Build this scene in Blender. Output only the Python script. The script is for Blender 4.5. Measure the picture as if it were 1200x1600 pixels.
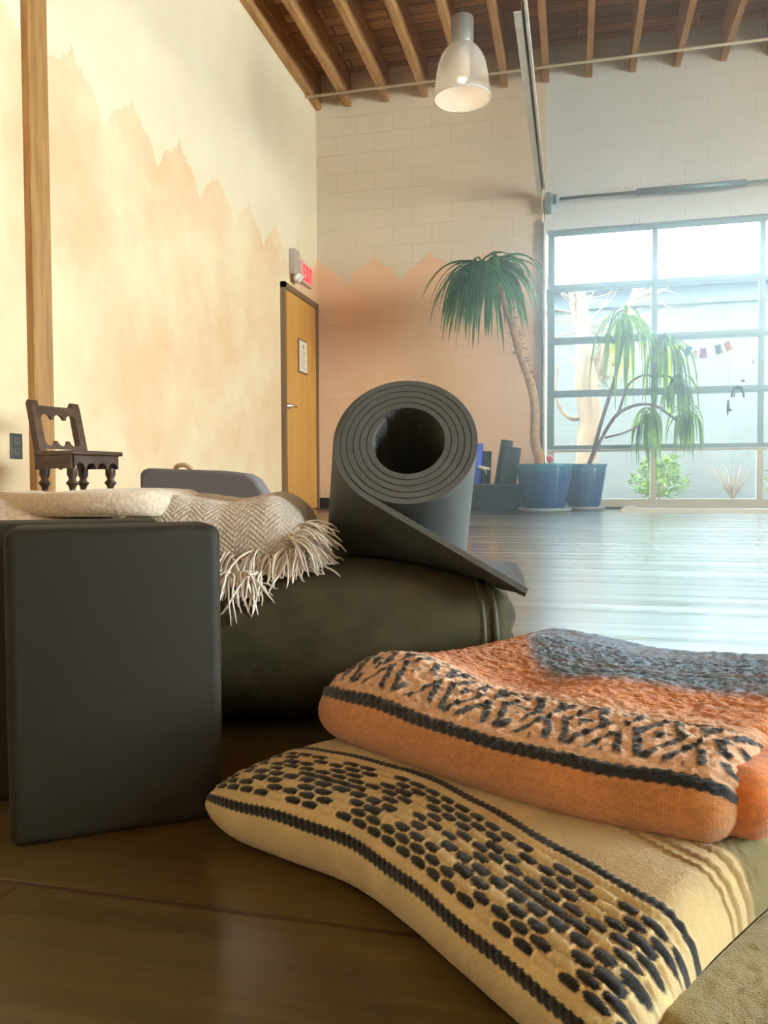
import bpy, bmesh, math, random
import numpy as np
from mathutils import Vector, Matrix

rnd = random.Random(7)
nrs = np.random.RandomState(11)
for o in list(bpy.data.objects):
    bpy.data.objects.remove(o, do_unlink=True)
SC = bpy.context.scene
COL = SC.collection
R = math.radians

# ------------------------------------------------------------------ camera
YAW, PITCH, ROLL, FPX, EYE = 13.6, -2.095, 0.235, 1230.0, 0.26
cam_d = bpy.data.cameras.new('camera')
cam = bpy.data.objects.new('camera', cam_d)
COL.objects.link(cam)
cam_d.sensor_fit = 'VERTICAL'
cam_d.sensor_height = 32.0
cam_d.lens = FPX / 1600.0 * 32.0
cam_d.clip_start = 0.02
cy, sy = math.cos(R(YAW)), math.sin(R(YAW))
fwd = Vector((-sy * math.cos(R(PITCH)), cy * math.cos(R(PITCH)), math.sin(R(PITCH))))
rt = Vector((cy, sy, 0))
up = rt.cross(fwd)
rt2 = rt * math.cos(R(ROLL)) - up * math.sin(R(ROLL))
up2 = up * math.cos(R(ROLL)) + rt * math.sin(R(ROLL))
M = Matrix((rt2, up2, -fwd)).transposed().to_4x4()
M.translation = Vector((0, 0, EYE))
cam.matrix_world = M
SC.camera = cam

# ------------------------------------------------------------------ world, lights, exposure
SC.view_settings.view_transform = 'Standard'
SC.view_settings.look = 'None'
SC.view_settings.gamma = 1.0
SC.view_settings.use_curve_mapping = False
SC.view_settings.exposure = 0.42
SC.cycles.use_denoising = True
SC.cycles.max_bounces = 10
SC.cycles.diffuse_bounces = 6
SC.cycles.transparent_max_bounces = 12
SC.cycles.sample_clamp_indirect = 8.0
SC.cycles.caustics_reflective = False
SC.cycles.caustics_refractive = False

SKY_STRENGTH = 24.0
SUN_STRENGTH = 5.0
SIDE_POWER = 250.0
FILL_LAMP_POWER = 95.0
NEAR_POWER = 21.0
YN_LIGHT = -3.12
GLARE_HAZE = 0.05
wd = bpy.data.worlds.new('world')
SC.world = wd
wd.use_nodes = True
bg = wd.node_tree.nodes['Background']
bg.inputs[0].default_value = (0.70, 0.91, 1.0, 1)
bg.inputs[1].default_value = SKY_STRENGTH

def add_light(name, kind, loc, direction, energy, color, size=None, size_y=None):
    d = bpy.data.lights.new(name, kind)
    o = bpy.data.objects.new(name, d)
    COL.objects.link(o)
    o.location = loc
    o.rotation_euler = Vector(direction).to_track_quat('-Z', 'Y').to_euler()
    d.energy = energy
    d.color = color
    if kind == 'AREA':
        d.shape = 'RECTANGLE'
        d.size, d.size_y = size, size_y
    return o

sun = add_light('sun', 'SUN', (6, 2, 9), (-0.80, 0.30, -0.55), SUN_STRENGTH, (1.0, 0.93, 0.80))
sun.data.angle = R(0.6)
# warm fill added on the right, standing in for unseen windows
side = add_light('side_fill_light', 'AREA', (6.35, 1.7, 1.75), (-1, 0.12, -0.06), SIDE_POWER, (1.0, 0.88, 0.66), 5.6, 2.2)
# low warm fill added in front of the solid wall behind
near = add_light('near_fill_light', 'AREA', (0.9, YN_LIGHT, 0.85), (0, 1, 0.02), NEAR_POWER, (1.0, 0.80, 0.48), 5.0, 1.5)
# bare point lamps added out of view to brighten blankets, far wall and ceiling
for lx, ly, lz, kp in ((-1.3, -1.5, 3.0, .1), (1.5, -1.9, 3.0, .25), (3.4, 4.2, 2.7, 2.2)):
    pd = add_light('added_fill_lamp', 'POINT', (lx, ly, lz), (0, 0, -1), FILL_LAMP_POWER * kp, (1.0, 0.80, 0.50))
    pd.data.shadow_soft_size = 0.35
portal = add_light('door_daylight_portal', 'AREA', (1.7, 8.12, 1.4), (0, -1, 0), 1.0, (1, 1, 1), 3.9, 2.75)
portal.data.cycles.is_portal = True

# ------------------------------------------------------------------ helpers
XL, YF = -2.63, 7.93            # left wall, far wall
XR, YN = 6.5, -3.2              # right wall, wall behind
ZC = 4.13                       # underside of the joists

def W(X, D, z=0.0):
    """metres to the right of / in front of the standing point, turned to room axes"""
    return Vector((X * cy - D * sy, X * sy + D * cy, z))

def pix(x, y, D):
    """where a line of sight of the photograph is at depth D"""
    return Vector((0, 0, EYE)) + (fwd + rt2 * ((x - 600) / FPX) - up2 * ((y - 800) / FPX)) * D

def pix_on(x, y, axis, val):
    o = Vector((0, 0, EYE))
    r = fwd + rt2 * ((x - 600) / FPX) - up2 * ((y - 800) / FPX)
    return o + r * ((val - o[axis]) / r[axis])

class MB:
    """collects shapes into one mesh"""
    def __init__(s):
        s.v, s.f, s.m = [], [], []
    def add(s, verts, faces, mat=0):
        n = len(s.v)
        s.v += [tuple(p) for p in verts]
        s.f += [tuple(i + n for i in f) for f in faces]
        s.m += [mat] * len(faces)
        return s
    def box(s, lo, hi, mat=0, M=None):
        x0, y0, z0 = lo; x1, y1, z1 = hi
        vs = [(x0,y0,z0),(x1,y0,z0),(x1,y1,z0),(x0,y1,z0),(x0,y0,z1),(x1,y0,z1),(x1,y1,z1),(x0,y1,z1)]
        if M is not None:
            vs = [M @ Vector(p) for p in vs]
        return s.add(vs, [(0,3,2,1),(4,5,6,7),(0,1,5,4),(1,2,6,5),(2,3,7,6),(3,0,4,7)], mat)
    def rbox(s, lo, hi, r=0.004, seg=2, mat=0, M=None):
        bm = bmesh.new()
        bmesh.ops.create_cube(bm, size=1.0)
        for v in bm.verts:
            v.co = Vector([lo[i] + (v.co[i] + 0.5) * (hi[i] - lo[i]) for i in range(3)])
        bmesh.ops.bevel(bm, geom=bm.edges[:], offset=r, segments=seg, affect='EDGES', profile=0.5)
        bm.verts.index_update()
        vs = [v.co.copy() for v in bm.verts]
        if M is not None:
            vs = [M @ p for p in vs]
        fs = [[v.index for v in f.verts] for f in bm.faces]
        bm.free()
        return s.add(vs, fs, mat)
    def tube(s, pts, rad, n=8, mat=0, cap=True):
        pts = [Vector(p) for p in pts]
        if not hasattr(rad, '__len__'):
            rad = [rad] * len(pts)
        vs, fs = [], []
        ref = None
        for i, p in enumerate(pts):
            t = (pts[min(i + 1, len(pts) - 1)] - pts[max(i - 1, 0)]).normalized()
            if ref is None:
                ref = t.orthogonal().normalized()
            ref = (ref - t * ref.dot(t))
            ref = ref.normalized() if ref.length > 1e-6 else t.orthogonal().normalized()
            b = t.cross(ref)
            for k in range(n):
                a = 2 * math.pi * k / n
                vs.append(p + (ref * math.cos(a) + b * math.sin(a)) * rad[i])
        for i in range(len(pts) - 1):
            for k in range(n):
                fs.append((i*n+k, i*n+(k+1) % n, (i+1)*n+(k+1) % n, (i+1)*n+k))
        if cap:
            fs.append(tuple(range(n))[::-1])
            fs.append(tuple((len(pts)-1)*n + k for k in range(n)))
        return s.add(vs, fs, mat)
    def lathe(s, prof, n=24, mat=0, M=None, cap=True, flute=None):
        vs, fs = [], []
        for r, z in prof:
            for k in range(n):
                a = 2 * math.pi * k / n
                q = r * (1 + (flute(a, z) if flute else 0))
                vs.append(Vector((q * math.cos(a), q * math.sin(a), z)))
        for i in range(len(prof) - 1):
            for k in range(n):
                fs.append((i*n+k, i*n+(k+1) % n, (i+1)*n+(k+1) % n, (i+1)*n+k))
        if cap:
            fs.append(tuple(range(n))[::-1])
            fs.append(tuple((len(prof)-1)*n + k for k in range(n)))
        if M is not None:
            vs = [M @ p for p in vs]
        return s.add(vs, fs, mat)
    def grid(s, P, mat=0, closed_v=False):
        """P: array (nu, nv, 3)"""
        nu, nv = P.shape[:2]
        fs = []
        for i in range(nu - 1):
            for j in range(nv if closed_v else nv - 1):
                k = (j + 1) % nv
                fs.append((i*nv+j, (i+1)*nv+j, (i+1)*nv+k, i*nv+k))
        return s.add(P.reshape(-1, 3), fs, mat)
    def extrude(s, poly, axis, a, b, mat=0):
        """poly in the two other axes, extruded from a to b along axis"""
        def mk(p, t):
            q = list(p); q.insert(axis, t); return q
        n = len(poly)
        vs = [mk(p, a) for p in poly] + [mk(p, b) for p in poly]
        fs = [tuple(range(n))[::-1], tuple(range(n, 2*n))]
        fs += [(i, (i+1) % n, n + (i+1) % n, n + i) for i in range(n)]
        return s.add(vs, fs, mat)
    def build(s, name, mats, parent=None, smooth=False, origin=None, auto=None):
        me = bpy.data.meshes.new(name)
        o3 = Vector(origin) if origin is not None else None
        vs = s.v if o3 is None else [tuple(Vector(p) - o3) for p in s.v]
        me.from_pydata(vs, [], s.f)
        if not isinstance(mats, (list, tuple)):
            mats = [mats]
        for m in mats:
            me.materials.append(m)
        me.polygons.foreach_set('material_index', s.m)
        bm = bmesh.new(); bm.from_mesh(me)
        bmesh.ops.recalc_face_normals(bm, faces=bm.faces[:])
        bm.to_mesh(me); bm.free()
        if smooth:
            me.polygons.foreach_set('use_smooth', [True] * len(me.polygons))
            if auto:
                me.set_sharp_from_angle(angle=R(auto))
        me.update()
        o = bpy.data.objects.new(name, me)
        COL.objects.link(o)
        if o3 is not None:
            o.location = o3
        if parent is not None:
            o.parent = parent
        return o

def thing(name, label, cat, loc=(0, 0, 0), rotz=0.0, group=None):
    o = bpy.data.objects.new(name, None)
    COL.objects.link(o)
    o.empty_display_size = 0.05
    o.location = loc
    o.rotation_euler = (0, 0, rotz)
    tag(o, label, cat, group)
    return o

def tag(o, label, cat, group=None, kind=None):
    o['label'] = label
    o['category'] = cat
    if group: o['group'] = group
    if kind: o['kind'] = kind
    return o

def struct(o, label=None):
    o['kind'] = 'structure'
    if label: o['label'] = label
    return o

# numpy value noise
_tab = nrs.rand(256, 256)
def vnoise(x, y):
    x = np.asarray(x, float); y = np.asarray(y, float)
    xi = np.floor(x).astype(int); yi = np.floor(y).astype(int)
    fx = x - xi; fy = y - yi
    fx = fx*fx*(3-2*fx); fy = fy*fy*(3-2*fy)
    g = lambda a, b: _tab[a % 256, b % 256]
    return (g(xi,yi)*(1-fx)+g(xi+1,yi)*fx)*(1-fy)+(g(xi,yi+1)*(1-fx)+g(xi+1,yi+1)*fx)*fy
def sstep(a, b, x):
    t = np.clip((np.asarray(x, float) - a) / (b - a), 0, 1)
    return t*t*(3-2*t)

# ------------------------------------------------------------------ materials
def mat(name, col=(.5,.5,.5), rough=.6, metal=0.0, var=0.0, vscale=8.0, bump=0.0, bscale=200.0, stretch=None,
        col2=None, spec=0.5, emit=None, estr=0.0, sheen=0.0, trans=0.0, alpha=1.0, coat=0.0):
    m = bpy.data.materials.new(name)
    m.use_nodes = True
    nt = m.node_tree; N = nt.nodes; L = nt.links
    p = N['Principled BSDF']
    p.inputs['Base Color'].default_value = (*col, 1)
    p.inputs['Roughness'].default_value = rough
    p.inputs['Metallic'].default_value = metal
    p.inputs['Specular IOR Level'].default_value = spec
    p.inputs['Sheen Weight'].default_value = sheen
    p.inputs['Transmission Weight'].default_value = trans
    p.inputs['Coat Weight'].default_value = coat
    if emit:
        p.inputs['Emission Color'].default_value = (*emit, 1)
        p.inputs['Emission Strength'].default_value = estr
    tc = mp = None
    if var or bump or col2:
        tc = N.new('ShaderNodeTexCoord'); mp = N.new('ShaderNodeMapping')
        L.new(tc.outputs['Object'], mp.inputs[0])
        if stretch: mp.inputs['Scale'].default_value = stretch
    if var or col2:
        nz = N.new('ShaderNodeTexNoise'); nz.inputs['Scale'].default_value = vscale
        nz.inputs['Detail'].default_value = 5
        L.new(mp.outputs[0], nz.inputs['Vector'])
        cr = N.new('ShaderNodeValToRGB')
        c2 = col2 if col2 else tuple(min(1, c*(1+var)) for c in col)
        c1 = col if col2 else tuple(c*(1-var) for c in col)
        cr.color_ramp.elements[0].color = (*c1, 1); cr.color_ramp.elements[1].color = (*c2, 1)
        cr.color_ramp.elements[0].position = .35; cr.color_ramp.elements[1].position = .65
        L.new(nz.outputs['Fac'], cr.inputs[0]); L.new(cr.outputs[0], p.inputs['Base Color'])
    if bump:
        nb = N.new('ShaderNodeTexNoise'); nb.inputs['Scale'].default_value = bscale
        nb.inputs['Detail'].default_value = 3
        L.new(mp.outputs[0], nb.inputs['Vector'])
        b = N.new('ShaderNodeBump'); b.inputs['Strength'].default_value = bump; b.inputs['Distance'].default_value = .002
        L.new(nb.outputs['Fac'], b.inputs['Height']); L.new(b.outputs[0], p.inputs['Normal'])
    return m

def attr_mat(name, rough=.9, bump=.5, bscale=900, sheen=.2):
    """colour carried by the woven pattern of the mesh (attribute 'yarn'), with fibre bump"""
    m = mat(name, rough=rough, bump=bump, bscale=bscale, sheen=sheen, spec=.15)
    nt = m.node_tree
    a = nt.nodes.new('ShaderNodeAttribute'); a.attribute_name = 'yarn'
    nt.links.new(a.outputs['Color'], nt.nodes['Principled BSDF'].inputs['Base Color'])
    return m

def glass_mat(name, tint=(.96, .99, 1.0), refl=.06):
    m = bpy.data.materials.new(name); m.use_nodes = True
    nt = m.node_tree; N = nt.nodes; L = nt.links
    N.remove(N['Principled BSDF'])
    t = N.new('ShaderNodeBsdfTransparent'); t.inputs[0].default_value = (*tint, 1)
    g = N.new('ShaderNodeBsdfGlossy'); g.inputs['Roughness'].default_value = .02
    x = N.new('ShaderNodeMixShader'); f = N.new('ShaderNodeFresnel'); f.inputs[0].default_value = 1.45
    L.new(f.outputs[0], x.inputs[0]); L.new(t.outputs[0], x.inputs[1]); L.new(g.outputs[0], x.inputs[2])
    L.new(x.outputs[0], N['Material Output'].inputs[0])
    return m

def floor_mat():
    m = bpy.data.materials.new('oak_planks'); m.use_nodes = True
    nt = m.node_tree; N = nt.nodes; L = nt.links; p = N['Principled BSDF']
    tc = N.new('ShaderNodeTexCoord')
    mp = N.new('ShaderNodeMapping'); mp.inputs['Location'].default_value = (0.35, -0.435 + 0.153 * 10, 0)
    L.new(tc.outputs['Object'], mp.inputs[0])
    br = N.new('ShaderNodeTexBrick')
    br.inputs['Scale'].default_value = 1.0
    br.inputs['Brick Width'].default_value = 1.45
    br.inputs['Row Height'].default_value = 0.153
    br.inputs['Mortar Size'].default_value = 0.0022
    br.inputs['Mortar Smooth'].default_value = 0.3
    br.inputs['Color1'].default_value = (.105, .068, .018, 1)
    br.inputs['Color2'].default_value = (.075, .047, .012, 1)
    br.inputs['Mortar'].default_value = (.06, .022, .008, 1)
    br.offset = 0.37
    L.new(mp.outputs[0], br.inputs['Vector'])
    mg = N.new('ShaderNodeMapping'); mg.inputs['Scale'].default_value = (2.6, 60, 1)
    L.new(tc.outputs['Object'], mg.inputs[0])
    gr = N.new('ShaderNodeTexNoise'); gr.inputs['Scale'].default_value = 2.2; gr.inputs['Detail'].default_value = 8
    gr.inputs['Distortion'].default_value = .6
    L.new(mg.outputs[0], gr.inputs['Vector'])
    cr = N.new('ShaderNodeValToRGB')
    cr.color_ramp.elements[0].color = (.66, .62, .56, 1); cr.color_ramp.elements[0].position = .30
    cr.color_ramp.elements[1].color = (1.18, 1.18, 1.12, 1); cr.color_ramp.elements[1].position = .72
    L.new(gr.outputs['Fac'], cr.inputs[0])
    mx = N.new('ShaderNodeMix'); mx.data_type = 'RGBA'; mx.blend_type = 'MULTIPLY'; mx.inputs[0].default_value = .9
    L.new(br.outputs['Color'], mx.inputs[6]); L.new(cr.outputs[0], mx.inputs[7])
    L.new(mx.outputs[2], p.inputs['Base Color'])
    rr = N.new('ShaderNodeMapRange'); rr.inputs[3].default_value = .30; rr.inputs[4].default_value = .42
    L.new(gr.outputs['Fac'], rr.inputs[0]); L.new(rr.outputs[0], p.inputs['Roughness'])
    ms = N.new('ShaderNodeMapping'); ms.inputs['Scale'].default_value = (.35, 9, 1); L.new(tc.outputs['Object'], ms.inputs[0])
    sn = N.new('ShaderNodeTexNoise'); sn.inputs['Scale'].default_value = 1.6; sn.inputs['Detail'].default_value = 4; L.new(ms.outputs[0], sn.inputs['Vector'])
    r2 = N.new('ShaderNodeMapRange'); r2.inputs[1].default_value = .3; r2.inputs[2].default_value = .7; r2.inputs[3].default_value = .10; r2.inputs[4].default_value = .30
    L.new(sn.outputs['Fac'], r2.inputs[0])
    p.inputs['Specular IOR Level'].default_value = .35
    p.inputs['Coat Weight'].default_value = 1.0
    L.new(r2.outputs[0], p.inputs['Coat Roughness'])
    p.inputs['Coat IOR'].default_value = 1.45
    bp = N.new('ShaderNodeBump'); bp.inputs['Strength'].default_value = .35; bp.inputs['Distance'].default_value = .0011
    sub = N.new('ShaderNodeMath'); sub.operation = 'SUBTRACT'
    ml = N.new('ShaderNodeMath'); ml.operation = 'MULTIPLY'; ml.inputs[1].default_value = .25
    L.new(gr.outputs['Fac'], ml.inputs[0]); L.new(ml.outputs[0], sub.inputs[0]); L.new(br.outputs['Fac'], sub.inputs[1])
    L.new(sub.outputs[0], bp.inputs['Height']); L.new(bp.outputs[0], p.inputs['Normal']); L.new(bp.outputs[0], p.inputs['Coat Normal'])
    return m

def wall_mat(name, c1, c2, vscale, block=False, axis=0, bump=.25):
    """painted wall, washed unevenly; block=True adds the courses of the painted block work"""
    m = bpy.data.materials.new(name); m.use_nodes = True
    nt = m.node_tree; N = nt.nodes; L = nt.links; p = N['Principled BSDF']
    p.inputs['Roughness'].default_value = .75
    p.inputs['Specular IOR Level'].default_value = .25
    tc = N.new('ShaderNodeTexCoord')
    nz = N.new('ShaderNodeTexNoise'); nz.inputs['Scale'].default_value = vscale; nz.inputs['Detail'].default_value = 7
    nz.inputs['Roughness'].default_value = .62
    L.new(tc.outputs['Object'], nz.inputs['Vector'])
    cr = N.new('ShaderNodeValToRGB')
    cr.color_ramp.elements[0].color = (*c1, 1); cr.color_ramp.elements[0].position = .38
    cr.color_ramp.elements[1].color = (*c2, 1); cr.color_ramp.elements[1].position = .64
    L.new(nz.outputs['Fac'], cr.inputs[0]); L.new(cr.outputs[0], p.inputs['Base Color'])
    b1 = N.new('ShaderNodeTexNoise'); b1.inputs['Scale'].default_value = 60; b1.inputs['Detail'].default_value = 4
    L.new(tc.outputs['Object'], b1.inputs['Vector'])
    h = b1.outputs['Fac']
    if block:
        mp = N.new('ShaderNodeMapping'); mp.inputs['Rotation'].default_value = (R(-90), 0, 0)
        wob = N.new('ShaderNodeTexNoise'); wob.inputs['Scale'].default_value = 2.3
        L.new(tc.outputs['Object'], wob.inputs['Vector'])
        va = N.new('ShaderNodeVectorMath'); va.operation = 'SCALE'; va.inputs['Scale'].default_value = .018
        L.new(wob.outputs['Color'], va.inputs[0])
        vb = N.new('ShaderNodeVectorMath'); vb.operation = 'ADD'
        L.new(tc.outputs['Object'], vb.inputs[0]); L.new(va.outputs[0], vb.inputs[1])
        L.new(vb.outputs[0], mp.inputs[0])
        br = N.new('ShaderNodeTexBrick'); br.inputs['Scale'].default_value = 1
        br.inputs['Brick Width'].default_value = .40; br.inputs['Row Height'].default_value = .1925
        br.inputs['Mortar Size'].default_value = .006; br.inputs['Mortar Smooth'].default_value = .8
        L.new(mp.outputs[0], br.inputs['Vector'])
        k1 = N.new('ShaderNodeMath'); k1.operation = 'MULTIPLY'; k1.inputs[1].default_value = .35
        L.new(h, k1.inputs[0])
        k2 = N.new('ShaderNodeMath'); k2.operation = 'SUBTRACT'
        L.new(k1.outputs[0], k2.inputs[0]); L.new(br.outputs['Fac'], k2.inputs[1])
        h = k2.outputs[0]
    bp = N.new('ShaderNodeBump'); bp.inputs['Strength'].default_value = bump
    bp.inputs['Distance'].default_value = .008 if block else .003
    L.new(h, bp.inputs['Height']); L.new(bp.outputs[0], p.inputs['Normal'])
    return m

def wood_mat(name, c1, c2, stretch, rough=.55, scale=6, bump=.15):
    m = bpy.data.materials.new(name); m.use_nodes = True
    nt = m.node_tree; N = nt.nodes; L = nt.links; p = N['Principled BSDF']
    p.inputs['Roughness'].default_value = rough
    tc = N.new('ShaderNodeTexCoord'); mp = N.new('ShaderNodeMapping'); mp.inputs['Scale'].default_value = stretch
    L.new(tc.outputs['Object'], mp.inputs[0])
    nz = N.new('ShaderNodeTexNoise'); nz.inputs['Scale'].default_value = scale; nz.inputs['Detail'].default_value = 7
    nz.inputs['Distortion'].default_value = .8
    L.new(mp.outputs[0], nz.inputs['Vector'])
    cr = N.new('ShaderNodeValToRGB')
    cr.color_ramp.elements[0].color = (*c1, 1); cr.color_ramp.elements[0].position = .33
    cr.color_ramp.elements[1].color = (*c2, 1); cr.color_ramp.elements[1].position = .67
    L.new(nz.outputs['Fac'], cr.inputs[0]); L.new(cr.outputs[0], p.inputs['Base Color'])
    if bump:
        b = N.new('ShaderNodeBump'); b.inputs['Strength'].default_value = bump; b.inputs['Distance'].default_value = .003
        L.new(nz.outputs['Fac'], b.inputs['Height']); L.new(b.outputs[0], p.inputs['Normal'])
    return m

M_floor = floor_mat()
M_cream = wall_mat('cream_wall_paint', (.80, .69, .49), (.85, .75, .55), 1.2)
M_peach = wall_mat('peach_mural_wash', (.80, .52, .31), (.85, .70, .45), 1.2)
M_cream_block = wall_mat('cream_block_paint', (.70, .60, .46), (.75, .65, .51), 1.0, block=True, bump=.5)
M_peach_block = wall_mat('peach_block_paint', (.80, .51, .32), (.84, .57, .37), 1.4, block=True, bump=.35)
M_header_block = wall_mat('glare_tinted_block_paint', (.66, .71, .74), (.71, .76, .79), 1.0, block=True, bump=.4)  # cool pale tone puts the bluish glare above the door into the paint
M_plain = mat('plain_wall_paint', (.62, .54, .44), .8)
M_deck = wood_mat('roof_deck_boards', (.62, .55, .46), (1.15, 1.1, 1.0), (.6, 9, 1), .7, 2.2)
nt = M_deck.node_tree; _p = nt.nodes['Principled BSDF']
_br = nt.nodes.new('ShaderNodeTexBrick'); _br.inputs['Scale'].default_value = 1; _br.inputs['Brick Width'].default_value = 1.1; _br.inputs['Row Height'].default_value = .145
_br.inputs['Mortar Size'].default_value = .006; _br.inputs['Color1'].default_value = (.62, .36, .15, 1); _br.inputs['Color2'].default_value = (.32, .16, .058, 1); _br.inputs['Mortar'].default_value = (.05, .025, .01, 1)
_tc = nt.nodes.new('ShaderNodeTexCoord'); nt.links.new(_tc.outputs['Object'], _br.inputs['Vector'])
_mx = nt.nodes.new('ShaderNodeMix'); _mx.data_type = 'RGBA'; _mx.blend_type = 'MULTIPLY'; _mx.inputs[0].default_value = 1
nt.links.new(_br.outputs['Color'], _mx.inputs[6]); nt.links.new(_p.inputs['Base Color'].links[0].from_socket, _mx.inputs[7]); nt.links.new(_mx.outputs[2], _p.inputs['Base Color'])
M_joist = wood_mat('joist_wood', (.32, .16, .058), (.52, .28, .11), (8, 1, 8), .7, 2.5)
M_post = wood_mat('post_wood', (.30, .145, .045), (.44, .23, .08), (9, 9, .8), .6, 3)
M_doorw = wood_mat('birch_door_veneer', (.56, .27, .055), (.66, .34, .08), (6, 6, .35), .4, 2.5, 0)
M_doorframe = mat('bronze_door_frame_paint', (.20, .12, .07), .5)
M_galv = mat('galvanised_steel', (.88, .86, .78), .5, .08, var=.08, vscale=14)
M_white_pipe = mat('white_painted_pipe', (.72, .70, .62), .5)
M_alu = mat('glare_tinted_aluminium', (.20, .31, .36), .42, .35)  # blue cast of the window glare is mixed into this metal colour
M_alu_l = mat('door_bottom_rail_paint', (.62, .56, .42), .5)
M_rubber = mat('black_rubber', (.015, .015, .015), .7)
M_glass = glass_mat('window_glass')
M_black = mat('black_plastic', (.02, .02, .02), .35)

# ================================================================== THE SETTING
# floor
b = MB(); b.box((XL - .15, YN - .15, -.08), (XR + .15, YF + .12, 0))
struct(b.build('floor', M_floor))

# mural outline: a row of domes with finials
PER = .593
half = [(0, 2.612), (.010, 2.598), (.014, 2.572), (.030, 2.560), (.040, 2.535), (.072, 2.528), (.086, 2.542), (.094, 2.505),
        (.118, 2.486), (.160, 2.474), (.198, 2.452), (.228, 2.415), (.248, 2.375), (.270, 2.345), (.283, 2.312), (.2965, 2.338)]
def mural_z(t):
    d = abs((t + PER / 2) % PER - PER / 2)
    for (a, za), (c, zc) in zip(half, half[1:]):
        if a <= d <= c:
            return za + (zc - za) * (d - a) / (c - a)
    return half[-1][1]
def mural_line(a, c, peak0):
    ts = {a, c}
    k0 = int((a - peak0) / PER) - 2
    for k in range(k0, k0 + 40):
        for d, _ in half:
            for s_ in (-1, 1):
                t = peak0 + k * PER + s_ * d
                if a < t < c: ts.add(t)
    out = []
    for t in sorted(ts):
        j = .006 * math.sin(37.0 * t) + .004 * math.sin(91 * t + 1)
        out.append((t, mural_z(t - peak0) + j))
    return out
ZT = ZC + .34
# left wall: cream above the outline, peach wash below, one wall
ln = mural_line(YN, YF, 3.797)
b = MB()
b.add([(XL, t, 0) for t, z in ln] + [(XL, t, z) for t, z in ln] + [(XL, t, ZT) for t, z in ln],
      [(i, i+1, len(ln)+i+1, len(ln)+i) for i in range(len(ln)-1)], 1)
n = len(ln)
b.f += [(n+i, n+i+1, 2*n+i+1, 2*n+i) for i in range(n-1)]; b.m += [0] * (n-1)
b.box((XL - .16, YN, 0), (XL - .004, YF + .16, ZT), 0)
struct(b.build('wall_left', [M_cream, M_peach]))
# far wall with the big door opening
OX0, OX1, OZ = -.285, 3.66, 2.715
ln = mural_line(XL, OX0, -2.022)
n = len(ln)
b = MB()
b.add([(t, YF, 0) for t, z in ln] + [(t, YF, z) for t, z in ln] + [(t, YF, ZT) for t, z in ln],
      [(i, i+1, n+i+1, n+i) for i in range(n-1)], 1)
b.f += [(n+i, n+i+1, 2*n+i+1, 2*n+i) for i in range(n-1)]; b.m += [0] * (n-1)
b.box((XL, YF + .004, 0), (OX0, YF + .2, ZT), 0)
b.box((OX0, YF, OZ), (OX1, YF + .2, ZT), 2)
b.box((OX1, YF, 0), (XR, YF + .2, ZT), 0)
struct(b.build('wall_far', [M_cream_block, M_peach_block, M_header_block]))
# right wall, out of view: its long opening is added to let light in
b = MB()
b.box((XR, YN, 0), (XR + .16, YF + .2, .6))
b.box((XR, YN, 2.95), (XR + .16, YF + .2, ZT))
b.box((XR, YN, .6), (XR + .16, -1.2, 2.95)); b.box((XR, 4.6, .6), (XR + .16, YF + .2, 2.95))
struct(b.build('wall_right', M_plain))
b = MB(); b.box((XL - .16, YN - .16, 0), (XR + .16, YN, ZT))
struct(b.build('wall_near', M_plain))
b = MB(); b.box((XL - .16, YN - .16, ZT), (XR + .16, YF + .2, ZT + .06))
struct(b.build('ceiling', M_deck))
jx = [-2.273 + .3985 * k for k in range(-1, 23)]
for x in jx:
    if x < XL + .01: x = XL + .03
    b = MB(); b.box((-.027, 0, 0), (.027, YF - YN + .02, ZT - ZC), 0)
    o = b.build('ceiling_joist', M_joist)
    o.location = (x, YN, ZC); struct(o)
# cross boards that brace the joists show as lighter rows on the deck
# baseboard
b = MB(); b.box((XL, YF - .012, 0), (-.36, YF, .11))
struct(b.build('baseboard_far', M_rubber))
# post set against the left wall
b = MB(); b.rbox((XL - .02, 3.392, 0), (XL + .045, 3.535, ZT), .006, 1)
struct(b.build('wooden_post', M_post))
# frame and glass of the made-up opening on the right
w2 = MB()
for k in range(5):
    y = -1.2 + 5.8 * k / 4
    w2.box((XR + .04, y - .03, .6), (XR + .1, y + .03, 2.95))
w2.box((XR + .04, -1.2, .6), (XR + .1, 4.6, .66)); w2.box((XR + .04, -1.2, 2.89), (XR + .1, 4.6, 2.95))
w2 = struct(w2.build('added_side_window', M_alu))
g = MB(); g.box((XR + .065, -1.2, .66), (XR + .071, 4.6, 2.89)); g.build('pane', M_glass, w2)

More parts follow.
